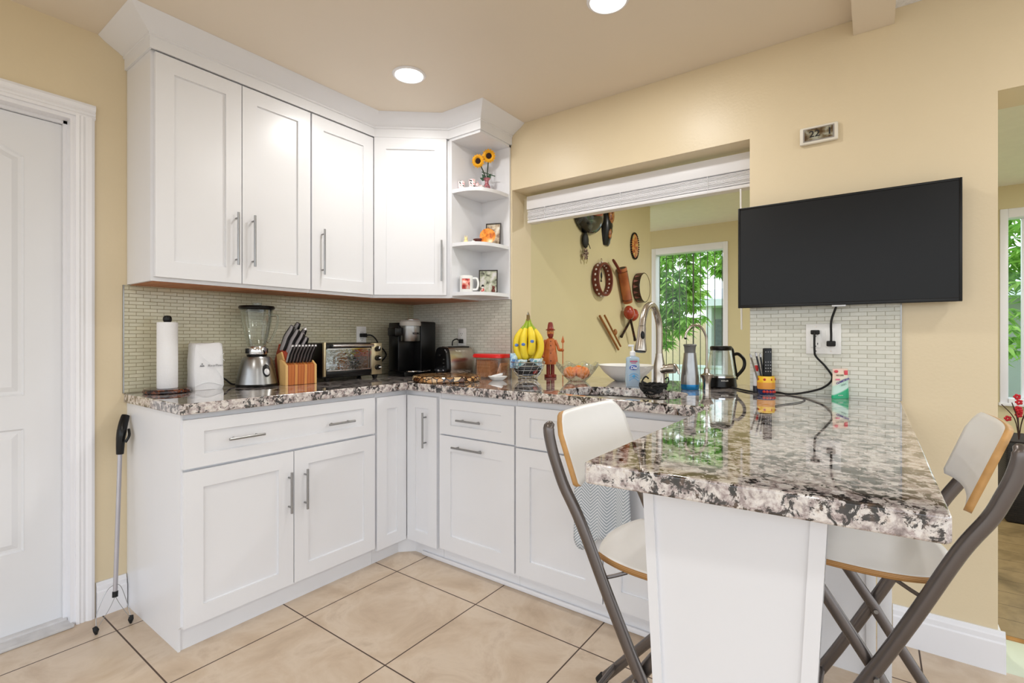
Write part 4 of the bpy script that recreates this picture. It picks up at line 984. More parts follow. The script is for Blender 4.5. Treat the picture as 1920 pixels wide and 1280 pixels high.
for lb, dx, dy, hh, c_, lean in [('dark pen leaning left in the banded cup', -.016, -.010, .165, (24, 26, 34), -.24), ('grey pencil leaning left in the banded cup', -.012, .008, .158, (120, 112, 100), -.30), ('black marker leaning left in the banded cup, beside the remote', -.006, -.004, .160, (18, 18, 20), -.15)]:
    k = thing('pen', lb, 'pen', (CX+right.x*dx, CY+right.y*dx+dy, Z0+.012)); g = G(); e_ = right*(hh*lean)+Vector((0, 0, hh)); g.tube([(0, 0, 0), e_*.92, e_], [.0036, .0036, .0015], 10); g.done('barrel', mat('pen_%d' % c_[0], c_, .35), k)
    g = G(); g.tube([e_*.9, e_*.985], [.0042, .004], 10); g.done('cap', mat('pen_cap', (200, 200, 204), .3, .5), k)
t = thing('glue_bottle', 'small clear bottle with a red cap tucked behind the banded cup', 'bottle', (-.026, -2.186, Z0))
g = G(); g.lathe([(0, 0), (.011, 0), (.0125, .02), (.0125, .085), (.007, .094), (0, .094)], seg=20); g.done('bottle', mat('pale_bottle', (216, 220, 226), .2, var=.1), t)
g = G(); g.lathe([(0, .0935), (.008, .0935), (.009, .108), (.006, .118), (0, .119)], seg=16); g.done('cap', mat('red_cap', (206, 34, 30), .3), t)
g = G(); g.lathe([(.0, -.0002), (.0132, -.0002), (.0136, .03), (.0128, .030), (0, .0305)], seg=20); g.done('dark_label', mat('navy_label', (30, 32, 46), .4), t)

# candy / wipes pouch
t = thing('sweet_pouch', 'green and white resealable pouch standing under the double outlet', 'pouch', (-.050, -2.490, Z0), YAW-pi/2+.12)
g = G(); n_ = 16
def pr(z, w_, d_): return [g.bm.verts.new((x, y, z)) for x, y in superell(0, 0, w_, d_, 2.2, 24)]
g.skin([pr(0, .036, .014), pr(.01, .0355, .014), pr(.045, .034, .011), pr(.08, .033, .007), pr(.105, .0325, .002), pr(.117, .0325, .0012)])
pm = bpy.data.materials.new('pouch_print'); pm.use_nodes = True; n = pm.node_tree.nodes; l = pm.node_tree.links
tcn = n.new('ShaderNodeTexCoord'); sp_ = n.new('ShaderNodeSeparateXYZ'); l.new(tcn.outputs['Object'], sp_.inputs[0])
mth = n.new('ShaderNodeMath'); mth.operation = 'MULTIPLY_ADD'; l.new(sp_.outputs['X'], mth.inputs[0]); mth.inputs[1].default_value = -.45; l.new(sp_.outputs['Z'], mth.inputs[2])
mr_ = n.new('ShaderNodeMapRange'); mr_.inputs['From Max'].default_value = .12; l.new(mth.outputs[0], mr_.inputs[0])
rp_ = ramp(n, [(0, (16, 160, 110)), (.22, (30, 176, 124)), (.27, (206, 232, 222)), (.5, (190, 224, 206)), (.56, (226, 226, 206)), (.8, (236, 214, 190)), (1, (232, 200, 186))]); l.new(mr_.outputs[0], rp_.inputs[0]); l.new(rp_.outputs[0], n['Principled BSDF'].inputs['Base Color']); n['Principled BSDF'].inputs['Roughness'].default_value = .3
g.done('pouch', pm, t, ang=60)
text('CLAMITERIA', .0105, mat('print_purple', (58, 24, 130), .4), t, (.0, -.0135, .069), (pi/2-.09, -RAD(20), 0), .0003, bold=.0004)
text('PURE', .010, mat('print_pale', (120, 150, 140), .4), t, (.004, -.0145, .055), (pi/2-.09, -RAD(20), 0), .0003)
text('WE CARE', .0078, mat('print_olive', (84, 88, 50), .4), t, (-.008, -.0085, .091), (pi/2-.12, 0, 0), .0003, bold=.0002)
g = G(); g.ball((-.020, -.0045, .106), .007, (1.2, .3, .8), 12); g.box(.014, .028, -.0062, -.004, .092, .110, .001); g.done('red_emblem', mat('print_red', (220, 70, 84), .4), t)
g = G(); g.box(-.028, -.010, -.0115, -.0095, .072, .078, .001); g.done('pink_emblem', mat('print_pink', (226, 110, 140), .4), t)
text('32 pieces', .0055, whitep, t, (-.012, -.0165, .014), (pi/2-.02, 0, 0), .0003)

# ------------------------------------------------------------------ television and thermometer
t = thing('television', 'flat black television on the wall above the double outlet', 'television', (-.058, -2.483, 1.497))
w2, h2 = .363, .2165
g = G(); g.box(.004, .034, -w2+.004, w2-.004, -h2+.004, h2-.004, .004); g.done('back_housing', blackm, t)
g = G()
bz = .0085
g.box(-.006, .006, -w2, -w2+bz, -h2, h2, .0015); g.box(-.006, .006, w2-bz, w2, -h2, h2, .0015); g.box(-.006, .006, -w2+bz, w2-bz, h2-bz, h2, .0015); g.box(-.006, .006, -w2+bz, w2-bz, -h2, -h2+.013, .0015); g.done('bezel', blackp, t)
g = G(); g.box(-.003, .003, -w2+bz, w2-bz, -h2+.013, h2-bz); g.done('screen', mat('dark_screen', (15, 15, 16), .3, var=.02, spec=.28), t)
g = G(); g.box(-.008, .004, -.026, .020, -h2-.006, -h2+.001, .001); g.done('logo_bar', mat('logo_silver', (190, 190, 192), .3, .6), t)
t = thing('television_mount', 'black bracket fixing the television to the wall', 'bracket', (-.0125, -2.46, 1.50))
g = G(); g.box(-.0105, .0115, -.1, .1, -.08, .08, .002); g.done('plate', blackm, t)
t = thing('wall_thermometer', 'small white digital thermometer high on the wall reading 22', 'thermometer', (-.0005, -2.415, 1.984))
w2, h2 = .067, .036
g = G(); g.box(-.018, 0, -w2, w2, -h2, h2, .006, 3); g.done('case', mat('ivory_plastic', (228, 222, 208), .4), t)
g = G(); g.box(-.0195, -.0178, -w2+.013, w2-.013, -h2+.010, h2-.009); g.done('frame', mat('display_frame', (150, 144, 138), .4), t)
g = G(); g.box(-.0205, -.0193, -w2+.018, w2-.018, -h2+.014, h2-.013); g.done('display', spots('aged_display', 34, [(.38, (78, 58, 34)), (.5, (120, 108, 84)), (.62, (166, 166, 150))], .2, .2), t)
text('22', .036, blackm, t, (-.0208, .014, .001), FACE_X, .0003, bold=.0004, sx=1.1); text('1', .036, blackm, t, (-.0208, -.038, .001), FACE_X, .0003, bold=.0008)

# ------------------------------------------------------------------ rolled-up blind in the opening
t = thing('window_blind', 'white slatted blind pulled right up inside the pass-through', 'blind', (.13, -1.5, 1.93))
Lh = .622
g = G(); g.box(-.03, .03, -Lh-.022, Lh-.012, .0, .080, .003); g.done('headrail', trimw, t)
g = G()
for i in range(10): 
    z = -.006-i*.0058; g.box(-.029+(0, .001, .003, .005, .003, .001, 0, .003, .005, .002)[i], .028, -Lh-.018, Lh-.016, z-.0042, z, .0015)
g.done('slat_stack', trimw, t)
g = G(); g.box(-.029, .029, -Lh-.019, Lh-.017, -.083, -.066, .004); g.done('bottom_rail', trimw, t)
g = G()
for y in (-.45, 0, .48): g.tube([(-.0305, y, .0), (-.0305, y, -.08)], .0012, 6)
g.done('ladder_cord', trimw, t)
g = G(); g.cyl((-.020, -.596, -.084), (-.020, -.600, -.74), .0045, seg=8); g.done('tilt_wand', whitep, t)
# ------------------------------------------------------------------ instruments and masks on the dining room wall
WY = -.8555
darkw = spots('dark_lacquer', 20, [(.35, (24, 18, 16)), (.6, (58, 32, 24)), (.75, (120, 58, 36))], .25, .5)
redw = mat('mahogany', (104, 38, 26), .3, var=.2); paintd = mat('painted_white_dots', (226, 214, 214), .5)
t = thing('tambourine', 'open wooden tambourine ring with white painted marks, hanging on the daylit dining wall', 'tambourine', (1.155, WY, 1.605))
g = G(); n_ = 48
prof_ = [(.128, -.003), (.132, -.006), (.132, -.058), (.128, -.061), (.118, -.061), (.115, -.058), (.115, -.006), (.118, -.003)]
rings = [[g.bm.verts.new((r*cos(2*pi*i/n_), y, r*sin(2*pi*i/n_))) for r, y in prof_] for i in range(n_)]
g.skin(rings, False, True); g.done('frame', redw, t)
g = G()
for i in range(20):
    a = 2*pi*i/20+.1; g.ball((.1325*cos(a), -.032, .1325*sin(a)), .008, (.9, 1, 1.2), 8); g.ball((.1145*cos(a), -.034, .1145*sin(a)), .008, (.6, .9, 1.1), 8)
g.done('painted_marks', paintd, t)
g = G(); g.tube([(.012*cos(a), -.02, .148+.018*sin(a)) for a in [2*pi*i/16 for i in range(16)]], .002, 6, loop=True); g.done('hanging_loop', nickel, t)
t = thing('fish_charm', 'small dark fish charm dangling inside the open tambourine ring', 'charm', (1.135, WY-.03, 1.72))
g = G(); g.cyl((0, 0, 0), (0, 0, -.06), .0018, seg=6); g.ball((0, 0, -.085), .016, (.8, .4, 1.8), 12); g.prism([(-.014, 0, -.135), (.014, 0, -.135), (0, 0, -.105)], (0, .004, 0)); g.done('fish', blackp, t)
t = thing('hand_drum', 'round hand drum with pale skin and dark rim, nearest the dining window', 'drum', (1.945, WY, 1.603))
g = G(); rings = [[g.bm.verts.new((r*cos(2*pi*i/n_), y, r*sin(2*pi*i/n_))) for r, y in ((.130, -.002), (.134, -.006), (.134, -.066), (.128, -.070), (.126, -.006))] for i in range(n_)]
g.skin(rings, False, True); g.done('rim', darkw, t)
g = G(); g.lathe([(0, .068), (.129, .066), (.129, .060), (0, .060)], seg=48); ob = g.done('drum_skin', mat('drum_skin', (206, 196, 156), .5, var=.04), t, rot=(pi/2, 0, 0))
g = G()
for i in range(16):
    a = 2*pi*i/16; g.prism([(.1345*cos(a-.1), -.012, .1345*sin(a-.1)), (.1345*cos(a+.1), -.012, .1345*sin(a+.1)), (.1350*cos(a), -.058, .1350*sin(a))], (.001*cos(a), 0, .001*sin(a)))
g.done('painted_triangles', mat('dusty_rose', (150, 96, 96), .5), t)
t = thing('oval_plaque', 'small oval beaded plaque high on the daylit dining wall', 'plaque', (1.855, WY, 1.973))
g = G(); g.ball((0, -.008, 0), .1, (.82, .10, 1.12), 28); g.done('plate', spots('mosaic_center', 40, [(.3, (120, 40, 20)), (.5, (196, 110, 46)), (.62, (220, 190, 110)), (.75, (60, 70, 40))], .35), t)
g = G()
for i in range(34):
    a = 2*pi*i/34; g.ball((.084*cos(a), -.010, .114*sin(a)), .0085, seg=8)
g.done('beaded_rim', blackp, t)
t = thing('guiro', 'wooden guiro scraper tube hanging aslant between the tambourine and the drum', 'guiro', (1.55, WY-.045, 1.59))
ax = Vector((.066, 0, -.14)); g = G(); g.tube([-ax, -ax*.86, -ax*.84, ax*.84, ax*.86, ax], [.041, .042, .040, .040, .042, .038], 28); g.done('tube', spots('guiro_wood', 10, [(.3, (140, 70, 36)), (.6, (176, 104, 58))], .4), t)
g = G(); e_ = -ax*1.002; g.tube([e_, e_+ax*.01], [.033, .033], 24); g.done('opening', blackm, t)
g = G()
for k in range(22):
    c = -ax*.78+ax*1.5*(k/21); g.tube([c+Vector((.032, -.026, .010)), c+Vector((.018, -.038, .004)), c+Vector((-.001, -.041, .0))], .0022, 5)
for s in (-.80, .80, .86): 
    c = ax*s; u = Vector((.904, 0, .427)); g.tube([c+u*.0405*cos(a)+Vector((0, .0405*sin(a), 0)) for a in [2*pi*i/20 for i in range(20)]], .002, 5, loop=True)
g.done('carved_ridges', darkw, t)
t = thing('scraper_stick', 'short dark stick poking out of the top of the guiro', 'stick', (1.48, WY-.045, 1.725)); g = G(); g.tube([(.03, 0, -.06), (-.15, .0, .045), (-.165, 0, .052)], [.012, .012, .009], 12); g.done('stick', redw, t)
for lb, hx, hz, tx, tz, yy in [('left maraca of the crossed pair, red-brown head', 1.60, 1.362, 1.73, 1.125, -.062), ('right maraca of the crossed pair, behind the left one', 1.775, 1.350, 1.515, 1.158, -.028)]:
    t = thing('maraca', lb, 'maraca', (hx, WY+yy*1.0, hz)); dv_ = Vector((tx-hx, 0, tz-hz)).normalized()
    M = Vector((0, 0, -1)).rotation_difference(dv_).to_matrix().to_4x4()
    g = G(); g.ball((0, 0, 0), .052, (1, .85, 1.2), 22, rot=M); g.done('head', mat('maraca_red', (158, 54, 32), .25, var=.15, coat=.3), t)
    L_ = math.hypot(tx-hx, tz-hz); g = G(); g.tube([dv_*.05, dv_*.08, dv_*(L_*.9), dv_*L_], [.016, .010, .011, .014], 12); g.done('handle', darkw, t)
t = thing('clave_stick', 'long pale-brown wooden stick hanging diagonally below the tambourine', 'stick', (1.30, WY-.02, 1.185)); g = G(); dv_ = Vector((.175, 0, -.135)); g.tube([-dv_, dv_], .009, 10); g.done('stick', mat('stick_brown', (150, 98, 50), .4, var=.2), t)
t = thing('clave_stick', 'second shorter stick with a knob, beside the long diagonal one', 'stick', (1.33, WY-.04, 1.195)); g = G(); dv_ = Vector((.16, 0, -.13)); g.tube([-dv_, dv_*.9], .008, 10); g.ball((.03, -.004, .0), .02, (1, .8, 1.3), 12); g.done('stick', MATS['stick_brown'], t)
# masks under the blind
t = thing('carved_mask', 'large dark lacquered mask bowl half hidden behind the raised blind', 'mask', (.935, WY-.004, 2.075))
g = G(); n_ = 30; rings = []
for k in range(9):
    a = pi/2*k/8; rings.append([g.bm.verts.new((.205*cos(a)*cos(2*pi*i/n_), -.10*sin(a)**.9, .155*cos(a)*sin(2*pi*i/n_)*(1 if sin(2*pi*i/n_) < 0 else .8))) for i in range(n_)])
rings[-1] = rings[-1]
g.skin(rings, True); g.done('face', spots('mask_lacquer', 12, [(.35, (14, 14, 13)), (.55, (44, 48, 44)), (.66, (90, 96, 88)), (.72, (20, 18, 16))], .15, .8, coat=.5), t)
g = G(); g.tube(smoothpts([(-.18, -.05, .0), (-.10, -.10, -.03), (0, -.115, -.02), (.06, -.10, .02)], 6), .009, 8); g.done('red_band', mat('band_red', (150, 70, 44), .4), t)
g = G(); g.ball((.03, -.108, .01), .022, (1, .5, 1.6), 12); g.done('painted_shell', mat('shell_orange', (196, 120, 84), .4), t)
t = thing('bead_tassel', 'black carved tassel with beads hanging below the large mask', 'tassel', (.89, WY-.02, 1.91))
g = G(); g.ball((0, 0, -.04), .045, (.9, .4, 1.3), 14); g.prism([(.02, 0, -.02), (.085, 0, -.09), (.045, 0, -.045)], (0, .006, 0)); g.done('body', blackm, t)
g = G()
for i in range(26): g.ball((R_.uniform(-.035, .03), R_.uniform(-.012, .008), -.10-R_.uniform(0, .075)), .009, seg=7)
g.done('beads', spots('bead_colors', 80, [(.4, (60, 40, 34)), (.55, (190, 166, 150)), (.7, (40, 30, 26))], .4), t)
g = G(); 
for s in (-.022, .022): g.tube(smoothpts([(s, 0, -.15), (s*1.5, 0, -.185), (s*.8, 0, -.205)], 4), .005, 6)
g.done('pale_hooks', mat('bone', (206, 196, 150), .5), t)
t = thing('long_mask', 'long narrow black mask with brown painted ovals, right of the large one', 'mask', (1.27, WY-.002, 2.04))
g = G(); rings = []
for k in range(15):
    u = k/14; z = -.15+.33*u; w_ = .075*sin(pi*min(1, .12+u*.75))**.6; yd = .05*sin(pi*min(1, .1+u*.8))
    rings.append([g.bm.verts.new((w_*cos(2*pi*i/18)+(.012 if (k % 2) and sin(2*pi*i/18) < .3 and cos(2*pi*i/18) > .7 and u < .6 else 0), -yd*max(0, -sin(2*pi*i/18)) , z)) for i in range(18)])
g.skin(rings); g.done('face', blackp, t)
g = G(); g.ball((-.004, -.038, -.055), .028, (.8, .5, 1.6), 14); g.ball((.01, -.045, .09), .045, (1.0, .4, 1.5), 16); g.done('painted_oval', spots('oval_paint', 40, [(.4, (120, 56, 30)), (.55, (190, 130, 70)), (.7, (90, 40, 24))], .3), t)

# ------------------------------------------------------------------ planter in the next room
t = thing('wicker_planter', 'dark woven planter box on the wooden floor of the next room', 'planter', (2.15, -3.66, 0))
wk = brickmat('dark_wicker', ('Y', 'Z'), .03, .014, .002, (30, 24, 22), (18, 14, 13), (6, 5, 5), .5, bump=.6)
g = G(); g.box(-.22, .22, -.45, .40, .0005, .50, .02); g.done('box', wk, t)
g = G(); g.box(-.20, .20, -.43, .38, .50, .505); g.done('soil', mat('soil', (40, 30, 24), .9), t)
for k, (y, x, hh, cc, lb) in enumerate([(.32, -.1, .26, (196, 24, 40), 'red blossom spray at the edge of the right opening'), (.12, -.12, .24, (222, 110, 150), 'pink blossom spray in the dark planter'), (-.08, -.05, .22, (200, 30, 46), 'red blossom spray deeper in the dark planter'), (-.28, -.1, .26, (230, 170, 190), 'pale pink blossom spray at the far end of the planter')]):
    s_ = thing('flower_spray', lb, 'flowers', (2.15+x, -3.66+y, .505))
    g = G(); 
    for q in range(5):
        a = q*1.3; g.tube(smoothpts([(0, 0, 0), (.02*cos(a), .02*sin(a), hh*.5), (.07*cos(a), .08*sin(a), hh*(.75+.08*q))], 4), .003, 6)
    g.done('stems', mat('twig', (60, 36, 28), .6), s_)
    g = G()
    for q in range(9):
        a = R_.uniform(0, 6.3); r = R_.uniform(.0, .075); c = Vector((r*cos(a), r*sin(a), hh*R_.uniform(.45, 1.05)))
        for p in range(5): b2 = p*1.257; g.ball(c+Vector((0, .011*cos(b2), .011*sin(b2))), .0085, (.5, 1, 1), 6)
    g.done('blossoms', mat('petal_%d' % cc[1], cc, .5, var=.15), s_)

# ------------------------------------------------------------------ outside the windows
g = G(); g.box(XF+.13, 26, -16, 12, -.2, -.12); tag(g.done('lawn', spots('grass', 8, [(.3, (110, 150, 60)), (.7, (150, 186, 90))], .9), None), kind='structure')
leafm = bpy.data.materials.new('leaf'); leafm.use_nodes = True; n = leafm.node_tree.nodes; l = leafm.node_tree.links
tcn = n.new('ShaderNodeTexCoord'); nz = n.new('ShaderNodeTexNoise'); nz.inputs['Scale'].default_value = 5; l.new(tcn.outputs['Object'], nz.inputs['Vector'])
rp_ = ramp(n, [(.3, (96, 150, 60)), (.5, (150, 200, 90)), (.7, (204, 232, 140))]); l.new(nz.outputs['Fac'], rp_.inputs[0])
pb = n['Principled BSDF']; l.new(rp_.outputs[0], pb.inputs['Base Color']); pb.inputs['Roughness'].default_value = .4
tl = n.new('ShaderNodeBsdfTranslucent'); l.new(rp_.outputs[0], tl.inputs[0]); ms = n.new('ShaderNodeMixShader'); ms.inputs[0].default_value = .45
l.new(pb.outputs[0], ms.inputs[1]); l.new(tl.outputs[0], ms.inputs[2]); l.new(ms.outputs[0], n['Material Output'].inputs[0])
def tree(label, x, y, clusters, per, ll, trunk_h, rs):
    q = random.Random(rs)
    t = thing('leafy_tree', label, 'tree', (x, y, -.12))
    g = G(); g.tube(smoothpts([(0, 0, 0), (.05, .08, trunk_h*.5), (0, 0, trunk_h)], 6), .06, 10); g.done('trunk', mat('bark', (96, 84, 66), .8, bump=.6), t)
    g = G()
    for (cx_, cy_, cz_, sx_, sy_, sz_, k) in clusters:
        for c_ in range(k):
            while True:
                p = Vector((q.uniform(-1, 1), q.uniform(-1, 1), q.uniform(-1, 1)))
                if p.length < 1: break
            c = Vector((cx_-x+p.x*sx_, cy_-y+p.y*sy_, cz_+.12+p.z*sz_))
            for j in range(per):
                a = 2*pi*j/per+q.uniform(-.3, .3); d = Vector((cos(a), sin(a), q.uniform(-.9, .25))).normalized(); L_ = ll*q.uniform(.7, 1.2)
                s_ = d.cross(Vector((0, 0, 1))).normalized()*L_*.17
                m1 = c+d*L_*.4+Vector((0, 0, .02*L_)); tip = c+d*L_+Vector((0, 0, -.25*L_))
                vs_ = [g.bm.verts.new(v_) for v_ in (c, m1+s_, tip, m1-s_)]
                g.bm.faces.new((vs_[0], vs_[1], vs_[2])); g.bm.faces.new((vs_[0], vs_[2], vs_[3]))
    g.done('foliage', leafm, t, smooth=False)
tree('leafy green tree close outside the left part of the dining window', 5.3, .55, [(5.2, -.05, 2.05, .35, .52, .55, 150), (5.2, -.30, 1.65, .3, .32, .45, 70), (5.2, .05, 1.3, .3, .30, .32, 50), (5.4, -.2, 2.7, .5, 1.0, .4, 70)], 7, .17, 2.6, 4)
tree('tree crown further off, at the top right of the dining window', 8.6, -.6, [(7.4, -.35, 2.72, .5, .55, .42, 120), (7.4, -.72, 2.55, .4, .35, .40, 60), (8.2, .6, 3.3, .6, .9, .5, 60)], 7, .17, 2.9, 9)
tree('tree seen through the narrow window at the right edge of the photo', 6.6, -4.6, [(6.0, -4.1, 2.1, .5, .7, .75, 160), (6.0, -4.0, 1.2, .4, .5, .35, 40)], 7, .18, 2.0, 13)
nb = thing('neighbour_house', 'pale grey neighbouring house with a white roof edge, beyond the trees', 'house', (10.2, -3.5, -.12))
g = G(); g.box(0, 2, -5, 4.2, 0, 2.0); g.done('wall', brickmat('grey_siding', ('Y', 'Z'), .32, 5.0, .02, (150, 160, 156), (160, 168, 164), (104, 112, 108), .6, off=0), nb)
g = G(); g.prism([(-.9, -5.2, 1.98), (-.9, -5.2, 2.13), (2.2, -5.2, 2.65), (2.2, -5.2, 1.98)], (0, 9.7, 0)); g.done('roof', mat('white_roof', (226, 234, 240), .6, var=.02), nb)
for y in (3.95, 2.6): g = G(); g.box(-.8, -.68, y-.06, y+.06, 0, 1.98); g.done('porch_post', mat('post_white', (214, 220, 218), .5), nb)
g = G(); g.box(-.01, .0, 3.2, 4.0, .9, 1.7); g.done('window', mat('dark_pane', (90, 104, 108), .1, var=.2), nb)
t = thing('garden_fence', 'low white fence panel across the neighbour garden', 'fence', (8.3, .8, -.12)); g = G(); g.box(0, .05, -2.2, .2, 0, .62, .005); g.done('panel', mat('fence_white', (222, 230, 234), .6, var=.02), t)
g = G(); g.box(-.02, .07, -2.2, .2, .62, .68, .005); g.done('cap_rail', MATS['fence_white'], t)
t = thing('garden_wall', 'peach coloured garden wall behind the leafy tree', 'wall', (12.6, 3.2, -.12)); g = G(); g.box(0, .2, -2.4, 3.5, 0, 1.7, .01); g.done('wall', mat('peach_render', (232, 206, 172), .8), t)
# ------------------------------------------------------------------ folding bar stools
def stool(label, loc, rz, fs):
    t = thing('folding_stool', label, 'stool', loc, rz, 'folding bar stools at the peninsula')
    for s in (-1, 1):
        P = smoothpts([(s*.190, .004, .924), (s*.199, -.005, .908), (s*.200, .005, .86), (s*.200, .023, .81), (s*.199, .044, .760), (s*.198, .094, .672), (s*.198, .178, .490), (s*.198, .262, .320), (s*.198, .345, .158), (s*.198, .425, .014)], 5)
        rl = [min(1, .35+.16*k) for k in range(len(P))]; g = G(); g.tube(P, [.0115*k for k in rl], 14, r2=[.0165*k for k in rl], ref=(1, 0, 0)); lg = g.done('long_leg', tubem, t, ang=60)
        g = G(); g.tube([(s*.198, .418, .026), (s*.198, .430, .001)], .0135, 12, r2=.0185, ref=(1, 0, 0)); g.done('foot_cap', rubber, lg)
        P = [(s*.174, fs, .014), (s*.174, .235, .315), (s*.174, .245, .333), (s*.174, .395, .556)]
        g = G(); g.tube(P, .0095, 12, r2=.0155, ref=(1, 0, 0)); lg = g.done('short_leg', tubem, t, ang=60)
        g = G(); g.tube([(s*.174, fs+.009, .026), (s*.174, fs-.009, .001)], .012, 12, r2=.0175, ref=(1, 0, 0)); g.done('foot_cap', rubber, lg)
        g = G(); g.cyl((s*.158, .243, .330), (s*.214, .243, .330), .006, seg=12); g.done('pivot_rivet', steel, t)
        g = G(); g.tube([(s*.165, .205, .566), (s*.180, .178, .556), (s*.196, .150, .548)], .005, 8); g.done('seat_hinge', tubem, t)
    g = G(); g.cyl((-.19, .385, .085), (.19, .385, .085), .010, seg=12); g.done('footrest_bar', tubem, t)
    g = G(); g.cyl((-.17, fs+.045, .075), (.17, fs+.045, .075), .009, seg=12); g.done('crossbar', tubem, t)
    g = G(); g.cyl((-.17, .375, .545), (.17, .375, .545), .009, seg=12); g.done('seat_bar', tubem, t)
    # seat: rounded sheet of laminated plywood
    g = G(); NX, NY = 22, 22; V = []
    for j in range(NY+1):
        v_ = -1+2*j/NY; row = []
        for i in range(NX+1):
            u_ = -1+2*i/NX
            # square to rounded-square mapping
            k = .34 if v_ < 0 else .16
            X_ = u_*math.sqrt(1-k*v_*v_); Y_ = v_*math.sqrt(1-.30*u_*u_)
            row.append(g.bm.verts.new((X_*.180, .275+Y_*.188, .588-.010*(1-u_*u_)*(1-v_*v_)+.006*(max(0, -v_)**4) - .004)))
        V.append(row)
    for j in range(NY):
        for i in range(NX): g.bm.faces.new((V[j][i], V[j][i+1], V[j+1][i+1], V[j+1][i]))
    st = g.done('seat', None, t, ang=60, mats=[whitelam, ply])
    m = st.modifiers.new('board', 'SOLIDIFY'); m.thickness = .015; m.offset = -1; m.material_offset_rim = 1
    g = G(); NX, NZ = 24, 12; V = []
    for j in range(NZ+1):
        row = []
        for i in range(NX+1):
            u_ = -1+2*i/NX
            top_ = .950-(.052*max(0, (abs(u_)-.70)/.30)**2.4); bot = .762+.010*(1-u_*u_)+.012*max(0, (abs(u_)-.9)/.1)**2
            z = bot+(top_-bot)*j/NZ; y = .016+.36*max(0, .950-z) - .022*(1-u_*u_)
            row.append(g.bm.verts.new((u_*.203, y, z)))
        V.append(row)
    for j in range(NZ):
        for i in range(NX): g.bm.faces.new((V[j][i], V[j+1][i], V[j+1][i+1], V[j][i+1]))
    st = g.done('backrest', None, t, ang=60, mats=[whitelam, ply_back])
    m = st.modifiers.new('board', 'SOLIDIFY'); m.thickness = .015; m.offset = 0; m.material_offset_rim = 1
    return t
stool('white folding bar stool on the sink side of the peninsula, left in the photo', (-1.045, -1.893, 0), pi, -.028)
stool('white folding bar stool on the near right side of the peninsula, by the wall end', (-.695, -2.845, 0), 0, .045)

# dish towel over the sink door
t = thing('dish_towel', 'grey and white chevron dish towel hanging on the sink cabinet door', 'towel', (-.593, -1.728, .665))
tm = bpy.data.materials.new('chevron_cloth'); tm.use_nodes = True; n = tm.node_tree.nodes; l = tm.node_tree.links
tcn = n.new('ShaderNodeTexCoord'); sp_ = n.new('ShaderNodeSeparateXYZ'); l.new(tcn.outputs['Object'], sp_.inputs[0])
pp = n.new('ShaderNodeMath'); pp.operation = 'PINGPONG'; pp.inputs[1].default_value = .035; l.new(sp_.outputs['Y'], pp.inputs[0])
ad = n.new('ShaderNodeMath'); ad.operation = 'ADD'; l.new(pp.outputs[0], ad.inputs[0]); l.new(sp_.outputs['Z'], ad.inputs[1])
mu = n.new('ShaderNodeMath'); mu.operation = 'MULTIPLY'; mu.inputs[1].default_value = 520; l.new(ad.outputs[0], mu.inputs[0]); si = n.new('ShaderNodeMath'); si.operation = 'SINE'; l.new(mu.outputs[0], si.inputs[0])
rp_ = ramp(n, [(.35, (166, 176, 186)), (.6, (240, 242, 246))]); l.new(si.outputs[0], rp_.inputs[0]); l.new(rp_.outputs[0], n['Principled BSDF'].inputs['Base Color']); n['Principled BSDF'].inputs['Roughness'].default_value = .9
g = G(); V = []; NY, NZ = 30, 14
for j in range(NZ+1):
    w_ = j/NZ; row = []
    for i in range(NY+1):
        u_ = i/NY; y = .105-.225*u_*(1+.10*w_); low = -.325-.03*sin(u_*9)+.10*max(0, u_-.55)
        z = .004+(low)*w_; x = -.022-.010*w_-.012*w_*sin(u_*16)-.006*sin(u_*7)
        row.append(g.bm.verts.new((x, y, z)))
    V.append(row)
for j in range(NZ):
    for i in range(NY): g.bm.faces.new((V[j][i], V[j][i+1], V[j+1][i+1], V[j+1][i]))
ob = g.done('cloth', tm, t, ang=80); sm = ob.modifiers.new('t', 'SOLIDIFY'); sm.thickness = .003

# reacher grabber leaning beside the cabinet end
t = thing('reacher_grabber', 'reaching grabber with black grip and grey shaft leaning on the cabinet end', 'reaching tool', (-1.720, -.130, 0))
bot = Vector((0, -.005, .115)); tp_ = Vector((.035, .062, .70))
g = G(); g.tube([bot, tp_], .008, 12, r2=.0055); g.done('shaft', mat('grabber_grey', (176, 172, 176), .35, .6), t)
g = G(); d_ = (tp_-bot).normalized(); g.tube([bot-d_*.004, bot+d_*.018], .010, 12, r2=.008); g.done('shaft_end', blackp, t)
g = G(); S = smoothpts([tp_-d_*.03, tp_+Vector((0, -.004, .03)), tp_+Vector((.004, -.002, .06)), tp_+Vector((.012, .008, .09)), tp_+Vector((.022, .02, .115)), tp_+Vector((.026, .024, .125))], 5)
n_ = len(S); g.tube(S, [.013+.004*sin(i/n_*3) for i in range(n_)], 12, r2=[.016+.006*sin(i/n_*5) for i in range(n_)]); g.done('grip', blackp, t)
g = G(); g.tube(smoothpts([tp_+Vector((.01, -.028, .02)), tp_+Vector((.022, -.03, .045)), tp_+Vector((.026, -.012, .07))], 4), .005, 8); g.done('trigger', blackp, t)
cl = Vector((-.066, -.030, .016)); cr = Vector((.040, -.046, .016))
